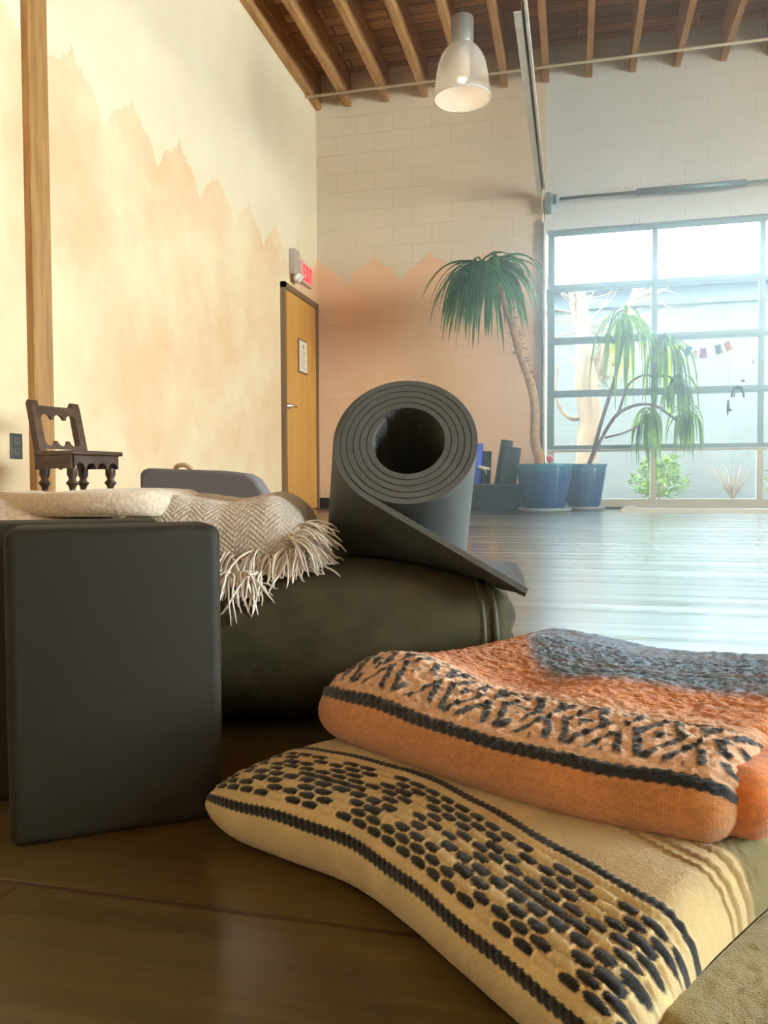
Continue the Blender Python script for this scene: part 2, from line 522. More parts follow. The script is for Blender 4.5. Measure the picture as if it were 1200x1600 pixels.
# glazed overhead door: five sections of four panes
door = bpy.data.objects.new('window_1', None); COL.objects.link(door); door.location = (0, YF, 0)
struct(door, 'large glazed overhead door with five rows of panes')
DX0, DX1 = -.265, 3.63
zrow = [.098, .585, 1.125, 1.642, 2.157, 2.735]
ncol = 4
cols = [DX0 + .067 + .0, .737, 1.686, 2.64, DX1 - .067]
for r in range(5):
    z0 = 0.02 if r == 0 else zrow[r] + .0
    z1 = zrow[r + 1] - .004
    b = MB()
    y0, y1 = .06, .105
    lo = .077 if r == 0 else .038
    hi = .022 if r < 4 else .055
    b.box((DX0, y0, z0), (DX1, y1, z0 + lo)); b.box((DX0, y0, z1 - hi), (DX1, y1, z1))
    b.box((DX0, y0, z0 + lo), (cols[0], y1, z1 - hi)); b.box((cols[4], y0, z0 + lo), (DX1, y1, z1 - hi))
    for x in cols[1:4]:
        b.box((x - .025, y0, z0 + lo), (x + .025, y1, z1 - hi))
    # lip along the top rail that catches the light
    b.box((DX0, y0 - .012, z1 - .010), (DX1, y0, z1 - .002))
    s_ = b.build('section_frame', M_alu_l if r == 0 else M_alu, door)
    for c in range(4):
        g = MB()
        xa = cols[c] + (.025 if c else 0); xb = cols[c+1] - (.025 if c < 3 else 0)
        g.box((xa, .080, z0 + lo), (xb, .085, z1 - hi)); g.build('pane', M_glass, s_)
b = MB(); b.box((DX0, .055, 0), (DX1, .11, .02)); b.build('bottom_seal', M_rubber, door)
# jamb trims beside the door
b = MB(); b.box((-.375, YF - .02, 0), (-.305, YF, OZ + .1))
struct(b.build('trim_1', mat('jamb_trim_paint', (.50, .47, .42), .6)))

# wooden door in the left wall
d1 = MB(); d1.rbox((XL + .002, 6.902, .008), (XL + .030, 7.792, 2.058), .003, 1)
d1 = struct(d1.build('door_1', M_doorw, origin=(XL, 7.347, 0)), 'plain honey wood door')
f = MB()
f.box((0, -.490, 0), (.045, -.447, 2.112)); f.box((0, .447, 0), (.045, .490, 2.112)); f.box((0, -.490, 2.060), (.045, .490, 2.112))
f.build('door_frame', M_doorframe, d1)
h = MB()
Mx = Matrix.Rotation(R(90), 4, 'Y')
h.lathe([(.030, 0), (.030, .010), (.016, .014), (.012, .05)], 16, 0, Matrix.Translation((.028, -.385, .985)) @ Mx)
h.tube([(.075, -.385, .985), (.082, -.36, .987), (.080, -.31, .984), (.072, -.275, .978)], [.011, .010, .008, .007], 8)
h.build('door_handle', mat('satin_chrome', (.55, .53, .50), .28, .9), d1, True)
# ---------------------------------------------------------------- outdoors
M_ground = mat('outside_ground', (.07, .065, .055), .9, var=.25, vscale=3)
b = MB(); b.box((-30, YF + .2, -.12), (40, 60, -.02))
struct(b.build('ground', M_ground))
YB = 14.2
M_bwall = wall_mat('pale_blue_block_paint', (.068, .064, .054), (.076, .071, .060), .8, block=True, bump=.35)
M_fascia = mat('fascia_paint', (.042, .036, .038), .6)
M_gutter = mat('gutter_metal', (.022, .026, .032), .45)
nb = thing('neighbouring_building', 'long low pale blue block building with grey eaves across the yard', 'building', (2, YB, 0))
b = MB(); b.box((-14, 0, -.1), (16, 6, 3.30)); b.build('wall', M_bwall, nb)
b = MB(); b.box((-14.4, -.5, 3.52), (16.4, 6.4, 3.74)); b.build('roof', M_fascia, nb)
b = MB(); b.box((-14.3, -.12, 3.24), (16.3, 0.02, 3.52)); b.build('gutter', M_gutter, nb)

# leaf clump helper -------------------------------------------------
def leaf_strip(b, p0, d0, length, width, droop, seg=7, twist=0.0, m=0):
    """one strap leaf that leaves p0 along d0 and bends down"""
    p = Vector(p0); d = Vector(d0).normalized()
    side = d.cross(Vector((0, 0, 1)))
    if side.length < 1e-3: side = Vector((1, 0, 0))
    side.normalize()
    side = (Matrix.Rotation(twist, 3, d) @ side)
    vs = []
    for i in range(seg + 1):
        t = i / seg
        w = width * .5 * (min(1, .45 + 2.2 * t) if t < .3 else 1.0) * (1 - t ** 2.2) + .0006
        nrm = side.cross(d)
        vs += [p - side * w, p + nrm * (w * .45), p + side * w]
        d = (d + Vector((0, 0, -1)) * droop / seg).normalized()
        p = p + d * (length / seg)
    fs = []
    for i in range(seg):
        a = i * 3
        fs += [(a, a+1, a+4, a+3), (a+1, a+2, a+5, a+4)]
    b.add(vs, fs, m)

def smooth_path(pts, n=24):
    """Catmull-Rom through points"""
    P = [Vector(p) for p in pts]
    P = [P[0] * 2 - P[1]] + P + [P[-1] * 2 - P[-2]]
    out = []
    segs = len(P) - 3
    for i in range(segs):
        for k in range(max(2, n // segs)):
            t = k / max(2, n // segs)
            a, b_, c, d = P[i:i+4]
            out.append(.5 * ((2*b_) + (c-a)*t + (2*a-5*b_+4*c-d)*t*t + (3*b_-a-3*c+d)*t**3))
    out.append(P[-2].copy())
    return out

# bare pruned tree
M_bark = mat('pale_tree_bark', (.125, .068, .032), .9, var=.3, vscale=9, stretch=(1, 1, .3), bump=.6, bscale=30)
M_twig = mat('pale_twig_bark', (.15, .085, .045), .9)
DT = 10.6
def tp(x, y, dd=0.0): return pix(x, y, DT + dd)
tr = tp(915, 783); tr.z = -.03
tree = thing('bare_tree', 'pale barked pruned bare tree standing outside the glazed door', 'tree', tr)
b = MB()
trunk_pts = [Vector((tr.x, tr.y, -.06)), tp(916, 745), tp(918, 700), tp(922, 650), tp(916, 600), tp(913, 560), tp(910, 500), tp(907, 455), tp(906, 400)]
b.tube(smooth_path(trunk_pts, 40), list(np.interp(np.linspace(0, 1, 41), [0, .25, .5, .62, .8, 1], [.17, .15, .17, .12, .085, .03])), 12)
b.build('trunk', M_bark, tree, True).matrix_parent_inverse = Matrix.Translation(-tr)
limbs = [
    [tp(921, 600), tp(938, 560), tp(958, 530), tp(975, 495), tp(990, 462), tp(1000, 430)],
    [tp(912, 525), tp(900, 500), tp(893, 465), tp(890, 420)],
    [tp(918, 640), tp(900, 655), tp(880, 645), tp(868, 615), tp(872, 570)],
]
for pts, r0 in zip(limbs, (.085, .05, .035)):
    b = MB(); pth = smooth_path(pts, 24)
    b.tube(pth, list(np.linspace(r0, r0 * .4, len(pth))), 9)
    b.build('branch', M_bark, tree, True).matrix_parent_inverse = Matrix.Translation(-tr)
b = MB()
for k in range(90):
    src = rnd.choice([limbs[0], limbs[0], limbs[1], trunk_pts[4:8]])
    i = rnd.randrange(1, len(src)); p = src[i].lerp(src[i-1], rnd.random())
    a = rnd.uniform(-.35, .9) if src is limbs[0] else rnd.uniform(-.5, 3.5)
    d = Vector((math.cos(a), rnd.uniform(-.5, .5), math.sin(a) * .55 + .12)).normalized()
    ln_ = rnd.uniform(.3, 1.15); pts = [p]
    for q in range(5):
        d = (d + Vector((rnd.uniform(-.3, .3), rnd.uniform(-.2, .2), rnd.uniform(-.28, .2)))).normalized()
        pts.append(pts[-1] + d * ln_ / 5)
    b.tube(pts, list(np.linspace(.016, .005, 6)), 4)
b.build('twigs', M_twig, tree).matrix_parent_inverse = Matrix.Translation(-tr)

# green shrubs and a dry one
M_leafg = mat('shrub_leaf', (.075, .12, .022), .6, var=.45, vscale=5)
M_leafs = mat('shrub_leaf_pale', (.11, .13, .035), .6, var=.35, vscale=5)
def shrub(label, px, rad, h, d, n, seed, m):
    rr = random.Random(seed)
    c = pix(px, 780, d); c.z = -.03
    t = thing('green_shrub', label, 'shrub', c, 0, 'green shrubs along the building')
    s_ = MB(); f = MB()
    for k in range(9):
        a = rr.uniform(0, 6.28); e = Vector((math.cos(a)*rad*.6, math.sin(a)*rad*.6, h*.75))
        s_.tube([(0, 0, 0), e*.5 + Vector((0, 0, h*.1)), e], [.012, .009, .004], 5)
    s_.build('stem', M_twig, t)
    for k in range(n):
        a = rr.uniform(0, 6.28); q = rr.random() ** .5; zz = rr.random()
        w = rad * (.55 + .6 * math.sin(min(1, zz * 1.15 + .12) * 3.1)) * q
        p = Vector((math.cos(a) * w, math.sin(a) * w, .05 + zz * h))
        leaf_strip(f, p, (math.cos(a) * rr.random(), math.sin(a) * rr.random(), rr.uniform(-.1, .9)), rr.uniform(.09, .16), rr.uniform(.035, .06), .7, 3, rr.uniform(-1, 1))
    f.build('foliage', m, t)
shrub('rounded green shrub at the foot of the pale blue building', 1030, .38, .62, 12.6, 520, 3, M_leafg)
shrub('green shrub cut by the frame edge beside the last pane', 1238, .34, .68, 11.8, 420, 5, M_leafs)
c = pix(1145, 780, 12.4); c.z = -.03
dry = thing('dry_shrub', 'thin leafless dry shrub before the pale blue building', 'shrub', c)
b = MB()
for k in range(34):
    a = rnd.uniform(0, 6.28); d = Vector((math.cos(a)*.45, math.sin(a)*.3, 1)).normalized(); p = Vector((0, 0, 0)); pts = [p.copy()]
    ln_ = rnd.uniform(.3, .72)
    for q in range(5):
        d = (d + Vector((rnd.uniform(-.25, .25), rnd.uniform(-.2, .2), rnd.uniform(-.1, .12)))).normalized()
        p = p + d * ln_ / 5; pts.append(p.copy())
    b.tube(pts, list(np.linspace(.010, .003, 6)), 4)
b.build('twigs', M_twig, dry)

# ================================================================== FITTINGS OF THE ROOM
# conduit under the joists
b = MB(); b.tube([(XL, 7.60, ZC - .016), (XR, 7.60, ZC - .016)], .013, 8)
tag(b.build('conduit_pipe', M_white_pipe, None, True), 'thin white conduit running under the joists along the far wall', 'pipe')
# door tracks
t = thing('door_track', 'galvanised overhead door track bent from the jamb to under the ceiling', 'track', (-.30, YF, 0))
b = MB(); b.box((-.012, -.075, 0), (.0, -.005, 2.78)); b.box((-.012, -.075, 0), (.012, -.066, 2.78)); b.build('vertical_track', M_galv, t)
b = MB()
arc = [(-.012 - 0, -.04 - .25 * (1 - math.cos(a)), 2.78 + .27 * math.sin(a)) for a in np.linspace(0, math.pi / 2, 9)]
b.tube(arc, .012, 6); b.build('curved_track', M_galv, t, True)
b = MB(); b.box((-.006, -6.6, 3.03), (.020, -.25, 3.07)); b.box((-.006, -6.6, 3.03), (.002, -.25, 3.09)); b.build('horizontal_track', M_galv, t)
b = MB(); b.box((-.062, -3.14, 3.025), (-.012, -.09, 3.031)); b.box((-.016, -3.14, 3.025), (-.012, -.09, 3.085))
for yy in (-3.0, -2.2, -1.4, -.6):
    b.lathe([(.006, 3.019), (.006, 3.026)], 8, 0, Matrix.Translation((-.038, yy, 0)))
b.build('angle_brace', M_galv, t)
# torsion shaft above the door
t = thing('torsion_shaft', 'dark spring shaft mounted above the glazed door', 'shaft', (1.7, YF - .12, 2.97))
b = MB(); b.tube([(-1.85, 0, 0), (1.85, 0, 0)], .014, 10); b.build('shaft', M_alu, t, True)
b = MB(); b.tube([(-1.15, 0, 0), (-.2, 0, 0)], .030, 12); b.build('spring', M_alu, t, True)
b = MB(); b.box((-1.98, -.03, -.10), (-1.93, .11, .06)); b.build('end_bracket', M_alu, t)
b = MB(); b.lathe([(.05, -.02), (.05, -.012), (.035, -.01), (.035, .01), (.05, .012), (.05, .02)], 16, 0, Matrix.Translation((-1.90, 0, 0)) @ Matrix.Rotation(R(90), 4, 'Y')); b.build('cable_drum', M_alu, t, True)

# pendant lamp
pc = pix(722, 118, 5.7)
M_acr = bpy.data.materials.new('prismatic_acrylic'); M_acr.use_nodes = True
nt = M_acr.node_tree; p = nt.nodes['Principled BSDF']
p.inputs['Base Color'].default_value = (.92, .90, .86, 1); p.inputs['Roughness'].default_value = .25
tr_ = nt.nodes.new('ShaderNodeBsdfTransparent'); tr_.inputs[0].default_value = (.95, .93, .9, 1)
mx = nt.nodes.new('ShaderNodeMixShader'); mx.inputs[0].default_value = .42
nt.links.new(tr_.outputs[0], mx.inputs[1]); nt.links.new(p.outputs[0], mx.inputs[2]); nt.links.new(mx.outputs[0], nt.nodes['Material Output'].inputs[0])
pl = thing('pendant_lamp', 'clear ribbed dome pendant lamp hanging from the joists', 'lamp', (pc.x, pc.y, pc.z))
prof = [(.092, .205), (.098, .20), (.125, .175), (.155, .13), (.175, .07), (.188, 0), (.195, -.07), (.203, -.155), (.207, -.165)]
b = MB(); b.lathe(prof, 72, 0, cap=False, flute=lambda a, z: .008 * math.sin(36 * a)); b.build('dome_shade', M_acr, pl, True)
b = MB(); b.lathe([(.200, -.170), (.209, -.170), (.211, -.160), (.205, -.156), (.200, -.162)], 48, cap=False); b.build('shade_rim', mat('shade_rim_acrylic', (.85, .84, .80), .3), pl, True)
b = MB(); b.lathe([(.070, .205), (.080, .21), (.083, .22), (.083, .395), (.078, .405), (.03, .408), (.012, .43)], 32); b.build('socket_housing', mat('brushed_aluminium', (.42, .42, .40), .4, .6), pl, True, auto=40)
b = MB(); b.tube([(0, 0, .42), (0, 0, ZT - pc.z)], .007, 6); b.build('cord', M_black, pl, True)
b = MB(); b.lathe([(.02, .2), (.035, .17), (.055, .10), (.06, .04), (.045, -.02), (.015, -.05)], 20); b.build('bulb', mat('frosted_bulb', (.85, .83, .78), .3), pl, True)

pb = add_light('pendant_bulb_light', 'POINT', (pc.x, pc.y, pc.z - .085), (0, 0, -1), 1.6, (1.0, .84, .60)); pb.data.shadow_soft_size = .04
# exit sign and emergency light on the left wall
ex = thing('exit_sign', 'lit red EXIT sign on the left wall above the wooden door', 'sign', (XL, 7.50, 2.33))
b = MB(); b.rbox((0, -.16, -.105), (.045, .16, .105), .006); b.build('housing', mat('sign_housing', (.75, .50, .42), .4), ex)
M_red = mat('lit_red_letters', (.7, .02, .03), .4, emit=(1, .02, .04), estr=1.3)
def letters(s_, y0, h, w, sw):
    out = MB(); y = y0; x0, x1 = .045, .049
    for ch in s_:
        if ch == 'E':
            out.box((x0, y, -h/2), (x1, y+sw, h/2))
            for z in (-h/2, -sw/2, h/2 - sw): out.box((x0, y, z), (x1, y+w, z+sw))
        elif ch == 'I':
            out.box((x0, y, -h/2), (x1, y+sw, h/2)); y -= w - sw
        elif ch == 'T':
            out.box((x0, y, h/2-sw), (x1, y+w, h/2)); out.box((x0, y+w/2-sw/2, -h/2), (x1, y+w/2+sw/2, h/2))
        elif ch == 'X':
            for s1 in (-1, 1):
                a = (y + (0 if s1 > 0 else w - sw)); c_ = (y + (w - sw if s1 > 0 else 0))
                out.extrude([(a, -h/2), (a+sw, -h/2), (c_+sw, h/2), (c_, h/2)], 0, x0, x1)
        y += w + .018
    return out
letters('EXIT', -.130, .15, .062, .022).build('letters', M_red, ex)
el = thing('emergency_light', 'small grey twin emergency light left of the red sign', 'lamp', (XL, 7.16, 2.36))
b = MB(); b.rbox((0, -.07, -.12), (.06, .07, .12), .01); b.build('housing', mat('grey_fitting', (.48, .40, .34), .5), el)
for s_ in (-1, 1):
    b = MB(); b.lathe([(.02, 0), (.045, .03), (.048, .045), (.0, .05)], 16, 0, Matrix.Translation((.045, s_ * .035, -.13)) @ Matrix.Rotation(R(125), 4, 'Y')); b.build('lamp_head', mat('lamp_head_white', (.8, .78, .74), .3), el, True)
# framed notice on the wooden door
nt_ = thing('framed_notice', 'small framed notice hung on the honey wood door', 'notice', (XL + .030, 7.36, 1.50))
b = MB(); b.rbox((0, -.125, -.165), (.012, .125, .165), .003, 1); b.build('frame', M_doorframe, nt_)
b = MB(); b.box((.012, -.108, -.148), (.014, .108, .148)); b.build('paper', mat('notice_paper', (.82, .72, .56), .7), nt_)
b = MB()
b.box((.014, -.02, .075), (.0148, .02, .115))
for k in range(7): b.box((.014, -.075, .04 - k * .026), (.0148, .075 - (k % 3) * .02, .046 - k * .026))
b.build('printed_lines', mat('notice_print', (.35, .28, .22), .7), nt_)
# outlet plate
ot = thing('outlet_plate', 'dark outlet plate on the wall left of the wooden post', 'outlet', (XL, 3.294, .446))
b = MB(); b.rbox((0, -.042, -.062), (.007, .042, .062), .003); b.build('plate', mat('outlet_plate_bronze', (.06, .052, .045), .35), ot)
for dz in (-.026, .026):
    b = MB(); b.rbox((.007, -.019, dz - .018), (.010, .019, dz + .018), .003)
    for yy in (-.007, .007): b.box((.010, yy - .0015, dz - .004), (.0106, yy + .0015, dz + .009), 1)
    b.build('socket', [mat('socket_face', (.10, .09, .075), .3), M_black], ot)

# ================================================================== THINGS BY THE FAR WALL
# carved dark chair
M_chair = wood_mat('dark_carved_wood', (.035, .016, .009), (.085, .042, .022), (3, 3, 12), .32, 4, .1)
ca = pix(122, 755, 3.5)
chair = thing('carved_chair', 'low dark carved wooden chair with scalloped back before the post', 'chair', (0, 0, 0))
SW, SD = .24, .255           # along its side, across the front
# local axes: x towards the chair's front (to the windows), y across
def turned(x, y, h0, h1):
    b = MB(); pr = []
    pr += [(.019, 0), (.021, .012), (.019, .03)]
    n_ = 4
    zs = np.linspace(.035, h1 - .045, n_ + 1)
    for k in range(n_):
        a, c_ = zs[k], zs[k+1]
        pr += [(.013, a), (.0125, a + (c_-a)*.25), (.017, a + (c_-a)*.5), (.026, a + (c_-a)*.66), (.026, a + (c_-a)*.74), (.015, a + (c_-a)*.92)]
    pr += [(.016, h1 - .04), (.022, h1 - .03), (.022, h1)]
    b.lathe(pr, 14, 0, Matrix.Translation((x, y, 0)))
    return b
ZS = .405
for x in (-SW/2 + .03, SW/2 - .03):
    for y in (-SD/2 + .025, SD/2 - .025):
        turned(x, y, 0, ZS - .075).build('leg', M_chair, chair, True, auto=50)
b = MB(); b.rbox((-SW/2, -SD/2 - .008, ZS - .02), (SW/2 + .018, SD/2 + .008, ZS), .006); b.build('seat', M_chair, chair)
def scallop(x0, x1, ztop, zlow, n_, r):
    pts = [(x0, ztop), (x0, zlow)]
    w = (x1 - x0) / n_
    for k in range(n_):
        cx = x0 + (k + .5) * w
        for a in np.linspace(math.pi, 0, 9):
            pts.append((cx + w * .42 * math.cos(a), zlow + r * math.sin(a)))
    pts += [(x1, zlow), (x1, ztop)]
    return pts
def apron(axis, at, t_, x0, x1):
    b = MB(); b.extrude(scallop(x0, x1, ZS - .02, ZS - .078, 4, .026), axis, at, at + t_); return b
apron(0, SW/2 - .012, .016, -SD/2 + .01, SD/2 - .01).build('apron', M_chair, chair)
apron(0, -SW/2, .014, -SD/2 + .01, SD/2 - .01).build('apron', M_chair, chair)
for y in (-SD/2, SD/2 - .014):
    b = MB(); b.box((-SW/2 + .005, y, ZS - .076), (SW/2 - .005, y + .014, ZS - .02)); b.build('apron', M_chair, chair)
lean = .055; HB = .215
for y in (-SD/2, SD/2 - .036):
    b = MB()
    pr = [(-SW/2, ZS - .08), (-SW/2 + .036, ZS - .08), (-SW/2 + .036, ZS), (-SW/2 - lean + .042, ZS + HB - .02), (-SW/2 - lean + .03, ZS + HB + .012),
          (-SW/2 - lean + .012, ZS + HB + .016), (-SW/2 - lean - .002, ZS + HB), (-SW/2 - .002, ZS)]
    b.extrude(pr, 1, y, y + .036); b.build('back_post', M_chair, chair)
def rail(z0, z1, n_, up_):
    b = MB(); q = scallop(-SD/2 + .03, SD/2 - .03, z1, z0, n_, .024)
    if up_: q = [(a, z0 + z1 - c_) for a, c_ in q]
    xo = lambda z: -SW/2 + .028 - lean * (z - ZS) / HB
    vs = [(xo(z) - .008, a, z) for a, z in q] + [(xo(z) + .010, a, z) for a, z in q]
    m = len(q)
    b.add(vs, [tuple(range(m)), tuple(range(2*m-1, m-1, -1))] + [(i, (i+1) % m, m+(i+1) % m, m+i) for i in range(m)])
    return b
rail(ZS + .145, ZS + .205, 3, False).build('top_rail', M_chair, chair)
rail(ZS + .012, ZS + .05, 3, True).build('lower_rail', M_chair, chair)
chair.location = (ca.x, ca.y, 0); chair.rotation_euler = (0, 0, R(-16))

# storage box with rolled mats
M_box = mat('dark_fabric_box', (.035, .045, .05), .8, bump=.3, bscale=300)
bx = pix_on(768, 796, 2, 0); bx.y = 7.55; bx = pix(770, 780, 7.5)
sb = thing('storage_box', 'dark low storage box on the floor against the far wall', 'box', (bx.x, bx.y, 0), R(2))
b = MB(); w_, d_, h_ = .27, .17, .245
b.box((-w_, -d_, 0), (w_, -d_ + .012, h_)); b.box((-w_, d_ - .012, 0), (w_, d_, h_)); b.box((-w_, -d_, 0), (-w_ + .012, d_, h_)); b.box((w_ - .012, -d_, 0), (w_, d_, h_)); b.box((-w_, -d_, 0), (w_, d_, .012))
b.build('body', M_box, sb)
b = MB(); b.rbox((-w_ - .004, -d_ - .004, h_ - .012), (w_ + .004, -d_ + .014, h_ + .004), .003, 1); b.rbox((w_ - .014, -d_, h_ - .012), (w_ + .004, d_, h_ + .004), .003, 1)
b.build('rim', mat('box_rim', (.12, .14, .15), .6), sb)
def rolled(name, label, x, y, lean_x, r, h, m, group=None, strap=None, lean_y=0.0):
    t = thing(name, label, 'yoga mat', (bx.x + x, bx.y + y, .013), 0, group)
    t.rotation_euler = (lean_y, lean_x, 0)
    b = MB(); sp = []
    n_ = 150; th = .005
    for i in range(n_):
        a = i / (n_ - 1) * 5 * 2 * math.pi; rr = r * (.28 + .72 * i / (n_ - 1)); sp.append((rr * math.cos(a), rr * math.sin(a), a))
    P = np.zeros((n_, 4, 3))
    for i, (x_, y_, a) in enumerate(sp):
        ix, iy = x_ - th * math.cos(a), y_ - th * math.sin(a)
        P[i] = [(x_, y_, 0), (x_, y_, h), (ix, iy, h), (ix, iy, 0)]
    b.grid(P, 0, True); b.build('mat_roll', m, t, True, auto=40)
    if strap:
        b = MB(); b.lathe([(r + .001, strap - .014), (r + .005, strap - .014), (r + .005, strap + .014), (r + .001, strap + .014)], 28, 0, Matrix.Rotation(R(10), 4, 'Y'), cap=False)
        b.tube([(r * .95, -.01, strap - .02), (r + .035, -.03, strap - .03), (r + .05, -.035, strap - .07)], [.012, .010, .006], 6)
        b.build('strap', mat('cream_strap', (.72, .66, .45), .8), t, True)
    return t
M_matd = mat('charcoal_mat', (.045, .058, .062), .75)
M_matt = mat('slate_mat', (.060, .075, .075), .7)
M_matb = mat('royal_blue_mat', (.03, .08, .50), .5)
rolled('rolled_mat', 'bright blue rolled mat with a cream strap', -.175, -.06, R(3), .060, .62, M_matb, None, .40)
rolled('rolled_mat', 'shortest charcoal rolled mat, just right of the bright blue one', -.10, .075, R(2), .062, .55, M_matd)
rolled('rolled_mat', 'tallest leaning charcoal rolled mat in the storage box', .025, .07, R(9), .060, .66, M_matt)
rolled('rolled_mat', 'widest grey rolled mat leaning next to the blue pot', .105, -.065, R(9), .078, .585, M_matt)

# potted plants
M_glaze = bpy.data.materials.new('blue_glaze'); M_glaze.use_nodes = True
nt = M_glaze.node_tree; p = nt.nodes['Principled BSDF']; p.inputs['Roughness'].default_value = .14
tc = nt.nodes.new('ShaderNodeTexCoord'); sx = nt.nodes.new('ShaderNodeSeparateXYZ'); nt.links.new(tc.outputs['Object'], sx.inputs[0])
nz = nt.nodes.new('ShaderNodeTexNoise'); nz.inputs['Scale'].default_value = 9; nt.links.new(tc.outputs['Object'], nz.inputs['Vector'])
ad = nt.nodes.new('ShaderNodeMath'); ad.operation = 'MULTIPLY_ADD'; ad.inputs[1].default_value = .16
nt.links.new(nz.outputs['Fac'], ad.inputs[0]); nt.links.new(sx.outputs['Z'], ad.inputs[2])
cr = nt.nodes.new('ShaderNodeValToRGB'); e = cr.color_ramp.elements
e[0].position = .40; e[0].color = (.012, .062, .17, 1); e[1].position = .53; e[1].color = (.05, .27, .33, 1)
nt.links.new(ad.outputs[0], cr.inputs[0]); nt.links.new(cr.outputs[0], p.inputs['Base Color'])
M_soil = mat('potting_soil', (.04, .025, .015), .95)
M_clay = mat('clear_saucer', (.35, .38, .38), .25)
M_yleaf = mat('strap_leaf_green', (.035, .16, .022), .45, var=.35, vscale=7)
M_yleaf2 = mat('drooping_leaf_yellow_green', (.17, .30, .035), .45, var=.45, vscale=6)
for m_ in (M_yleaf, M_yleaf2, M_leafg, M_leafs):       # thin leaves let light through
    nt = m_.node_tree; N = nt.nodes
    tl = N.new('ShaderNodeBsdfTranslucent'); ms = N.new('ShaderNodeMixShader'); ms.inputs[0].default_value = .45
    src = N['Principled BSDF'].inputs['Base Color'].links[0].from_socket
    br_ = N.new('ShaderNodeMix'); br_.data_type = 'RGBA'; br_.blend_type = 'MULTIPLY'; br_.inputs[0].default_value = 1; br_.inputs[7].default_value = (1.9, 1.7, .7, 1)
    nt.links.new(src, br_.inputs[6]); nt.links.new(br_.outputs[2], tl.inputs[0])
    nt.links.new(N['Principled BSDF'].outputs[0], ms.inputs[1]); nt.links.new(tl.outputs[0], ms.inputs[2]); nt.links.new(ms.outputs[0], N['Material Output'].inputs[0])
M_caneb = mat('tan_cane_bark', (.42, .24, .10), .85, var=.3, vscale=20, bump=.6, bscale=60)
M_stem = mat('grey_brown_stem', (.15, .115, .085), .8)

def pot_plant(label, px, rt_, h, D):
    c = pix(px, 780, D)
    t = thing('potted_dracaena', label, 'plant', (c.x, c.y, 0), 0, 'potted plants by the glazed door')
    b = MB()
    pr = [(rt_ * .66, .02), (rt_ * .70, .03), (rt_ * .82, h * .35), (rt_ * .95, h * .75), (rt_ * 1.0, h * .93), (rt_ * 1.03, h * .94), (rt_ * 1.04, h), (rt_ * .97, h), (rt_ * .93, h * .9), (rt_ * .2, h * .88)]
    b.lathe(pr, 72, 0, flute=lambda a, z: (.018 * math.cos(18 * a) if .03 < z < h * .9 else 0))
    b.build('pot', M_glaze, t, True, auto=45)
    b = MB(); b.lathe([(.01, h * .885), (rt_ * .92, h * .90)], 32); b.build('soil', M_soil, t)
    b = MB(); b.lathe([(rt_ * .9, .0), (rt_ * .98, .03), (rt_ * .96, .034), (rt_ * .86, .02)], 40); b.build('saucer', M_clay, t, True)
    return t, c
def fixp(o, t):
    o.matrix_parent_inverse = Matrix.Translation(-Vector(t.location)); return o
# tall plant with one drooping head
pA, cA = pot_plant('tall single-trunk dracaena in a blue pot beside the rolled mats', 851, .248, .425, 7.08)
DA = 7.12
pth = smooth_path([Vector((cA.x - .04, cA.y, .38)), pix(843, 715, DA), pix(836, 690, DA), pix(836, 640, DA), pix(829, 600, DA), pix(812, 550, DA), pix(800, 505, DA), pix(786, 465, DA - .05), pix(768, 432, DA - .1), pix(752, 420, DA - .14)], 60)
b = MB(); b.tube(pth, list(np.interp(np.linspace(0, 1, len(pth)), [0, .2, .6, .85, 1], [.052, .043, .036, .040, .030])), 12)
for k in range(90):                                  # old leaf bases on the upper cane
    i = rnd.randrange(int(len(pth) * .45), len(pth) - 2); a = rnd.uniform(0, 6.28)
    d = Vector((math.cos(a), math.sin(a) * .6, rnd.uniform(-.3, .5)))
    b.tube([pth[i] + d * .03, pth[i] + d * rnd.uniform(.06, .11)], [.012, .003], 4)
fixp(b.build('trunk', M_caneb, pA, True), pA)
b = MB(); hd = pth[-1]
for k in range(150):
    a = rnd.uniform(0, 6.28); el_ = rnd.uniform(-.1, 1.0)
    st = hd + Vector((rnd.uniform(-.05, .14), rnd.uniform(-.05, .05), rnd.uniform(-.03, .04)))
    d = Vector((math.cos(a) * 1.0 - .42, math.sin(a) * .9, el_))
    leaf_strip(b, st, d, rnd.uniform(.55, .86), rnd.uniform(.030, .046), rnd.uniform(2.2, 4.2), 8, rnd.uniform(-.5, .5))
fixp(b.build('leaf_head', M_yleaf, pA), pA)
# branching plant with five drooping heads
pB, cB = pot_plant('branching dracaena with five drooping tufts in a blue pot before the glass', 912, .208, .432, 7.48)
DB = 7.42
base = Vector((cB.x + .02, cB.y, .36))
stems = [
    [base, pix(926, 710, DB), pix(938, 665, DB), pix(952, 620, DB), pix(966, 570, DB), pix(975, 515, DB), pix(976, 490, DB)],
    [base, pix(932, 700, DB - .05), pix(958, 655, DB - .08), pix(978, 639, DB - .1), pix(1000, 632, DB - .1), pix(1024, 634, DB - .1), pix(1046, 648, DB - .1), pix(1066, 660, DB - .1), pix(1073, 640, DB - .1)],
    [pix(965, 650, DB - .08), pix(980, 605, DB), pix(996, 590, DB + .05), pix(1012, 586, DB + .05), pix(1028, 590, DB + .05), pix(1036, 560, DB + .05), pix(1038, 530, DB + .05)],
    [pix(1028, 588, DB + .05), pix(1045, 588, DB), pix(1056, 600, DB - .05), pix(1060, 592, DB - .05)],
    [pix(945, 684, DB - .05), pix(970, 678, DB - .12), pix(994, 668, DB - .15), pix(1008, 660, DB - .15), pix(1014, 645, DB - .15)],
]
for i, pts in enumerate(stems):
    b = MB(); q = smooth_path(pts, 30); r0 = (.020, .017, .012, .010, .010)[i]
    b.tube(q, list(np.linspace(r0, r0 * .6, len(q))), 8); fixp(b.build('stem', M_stem, pB, True), pB)
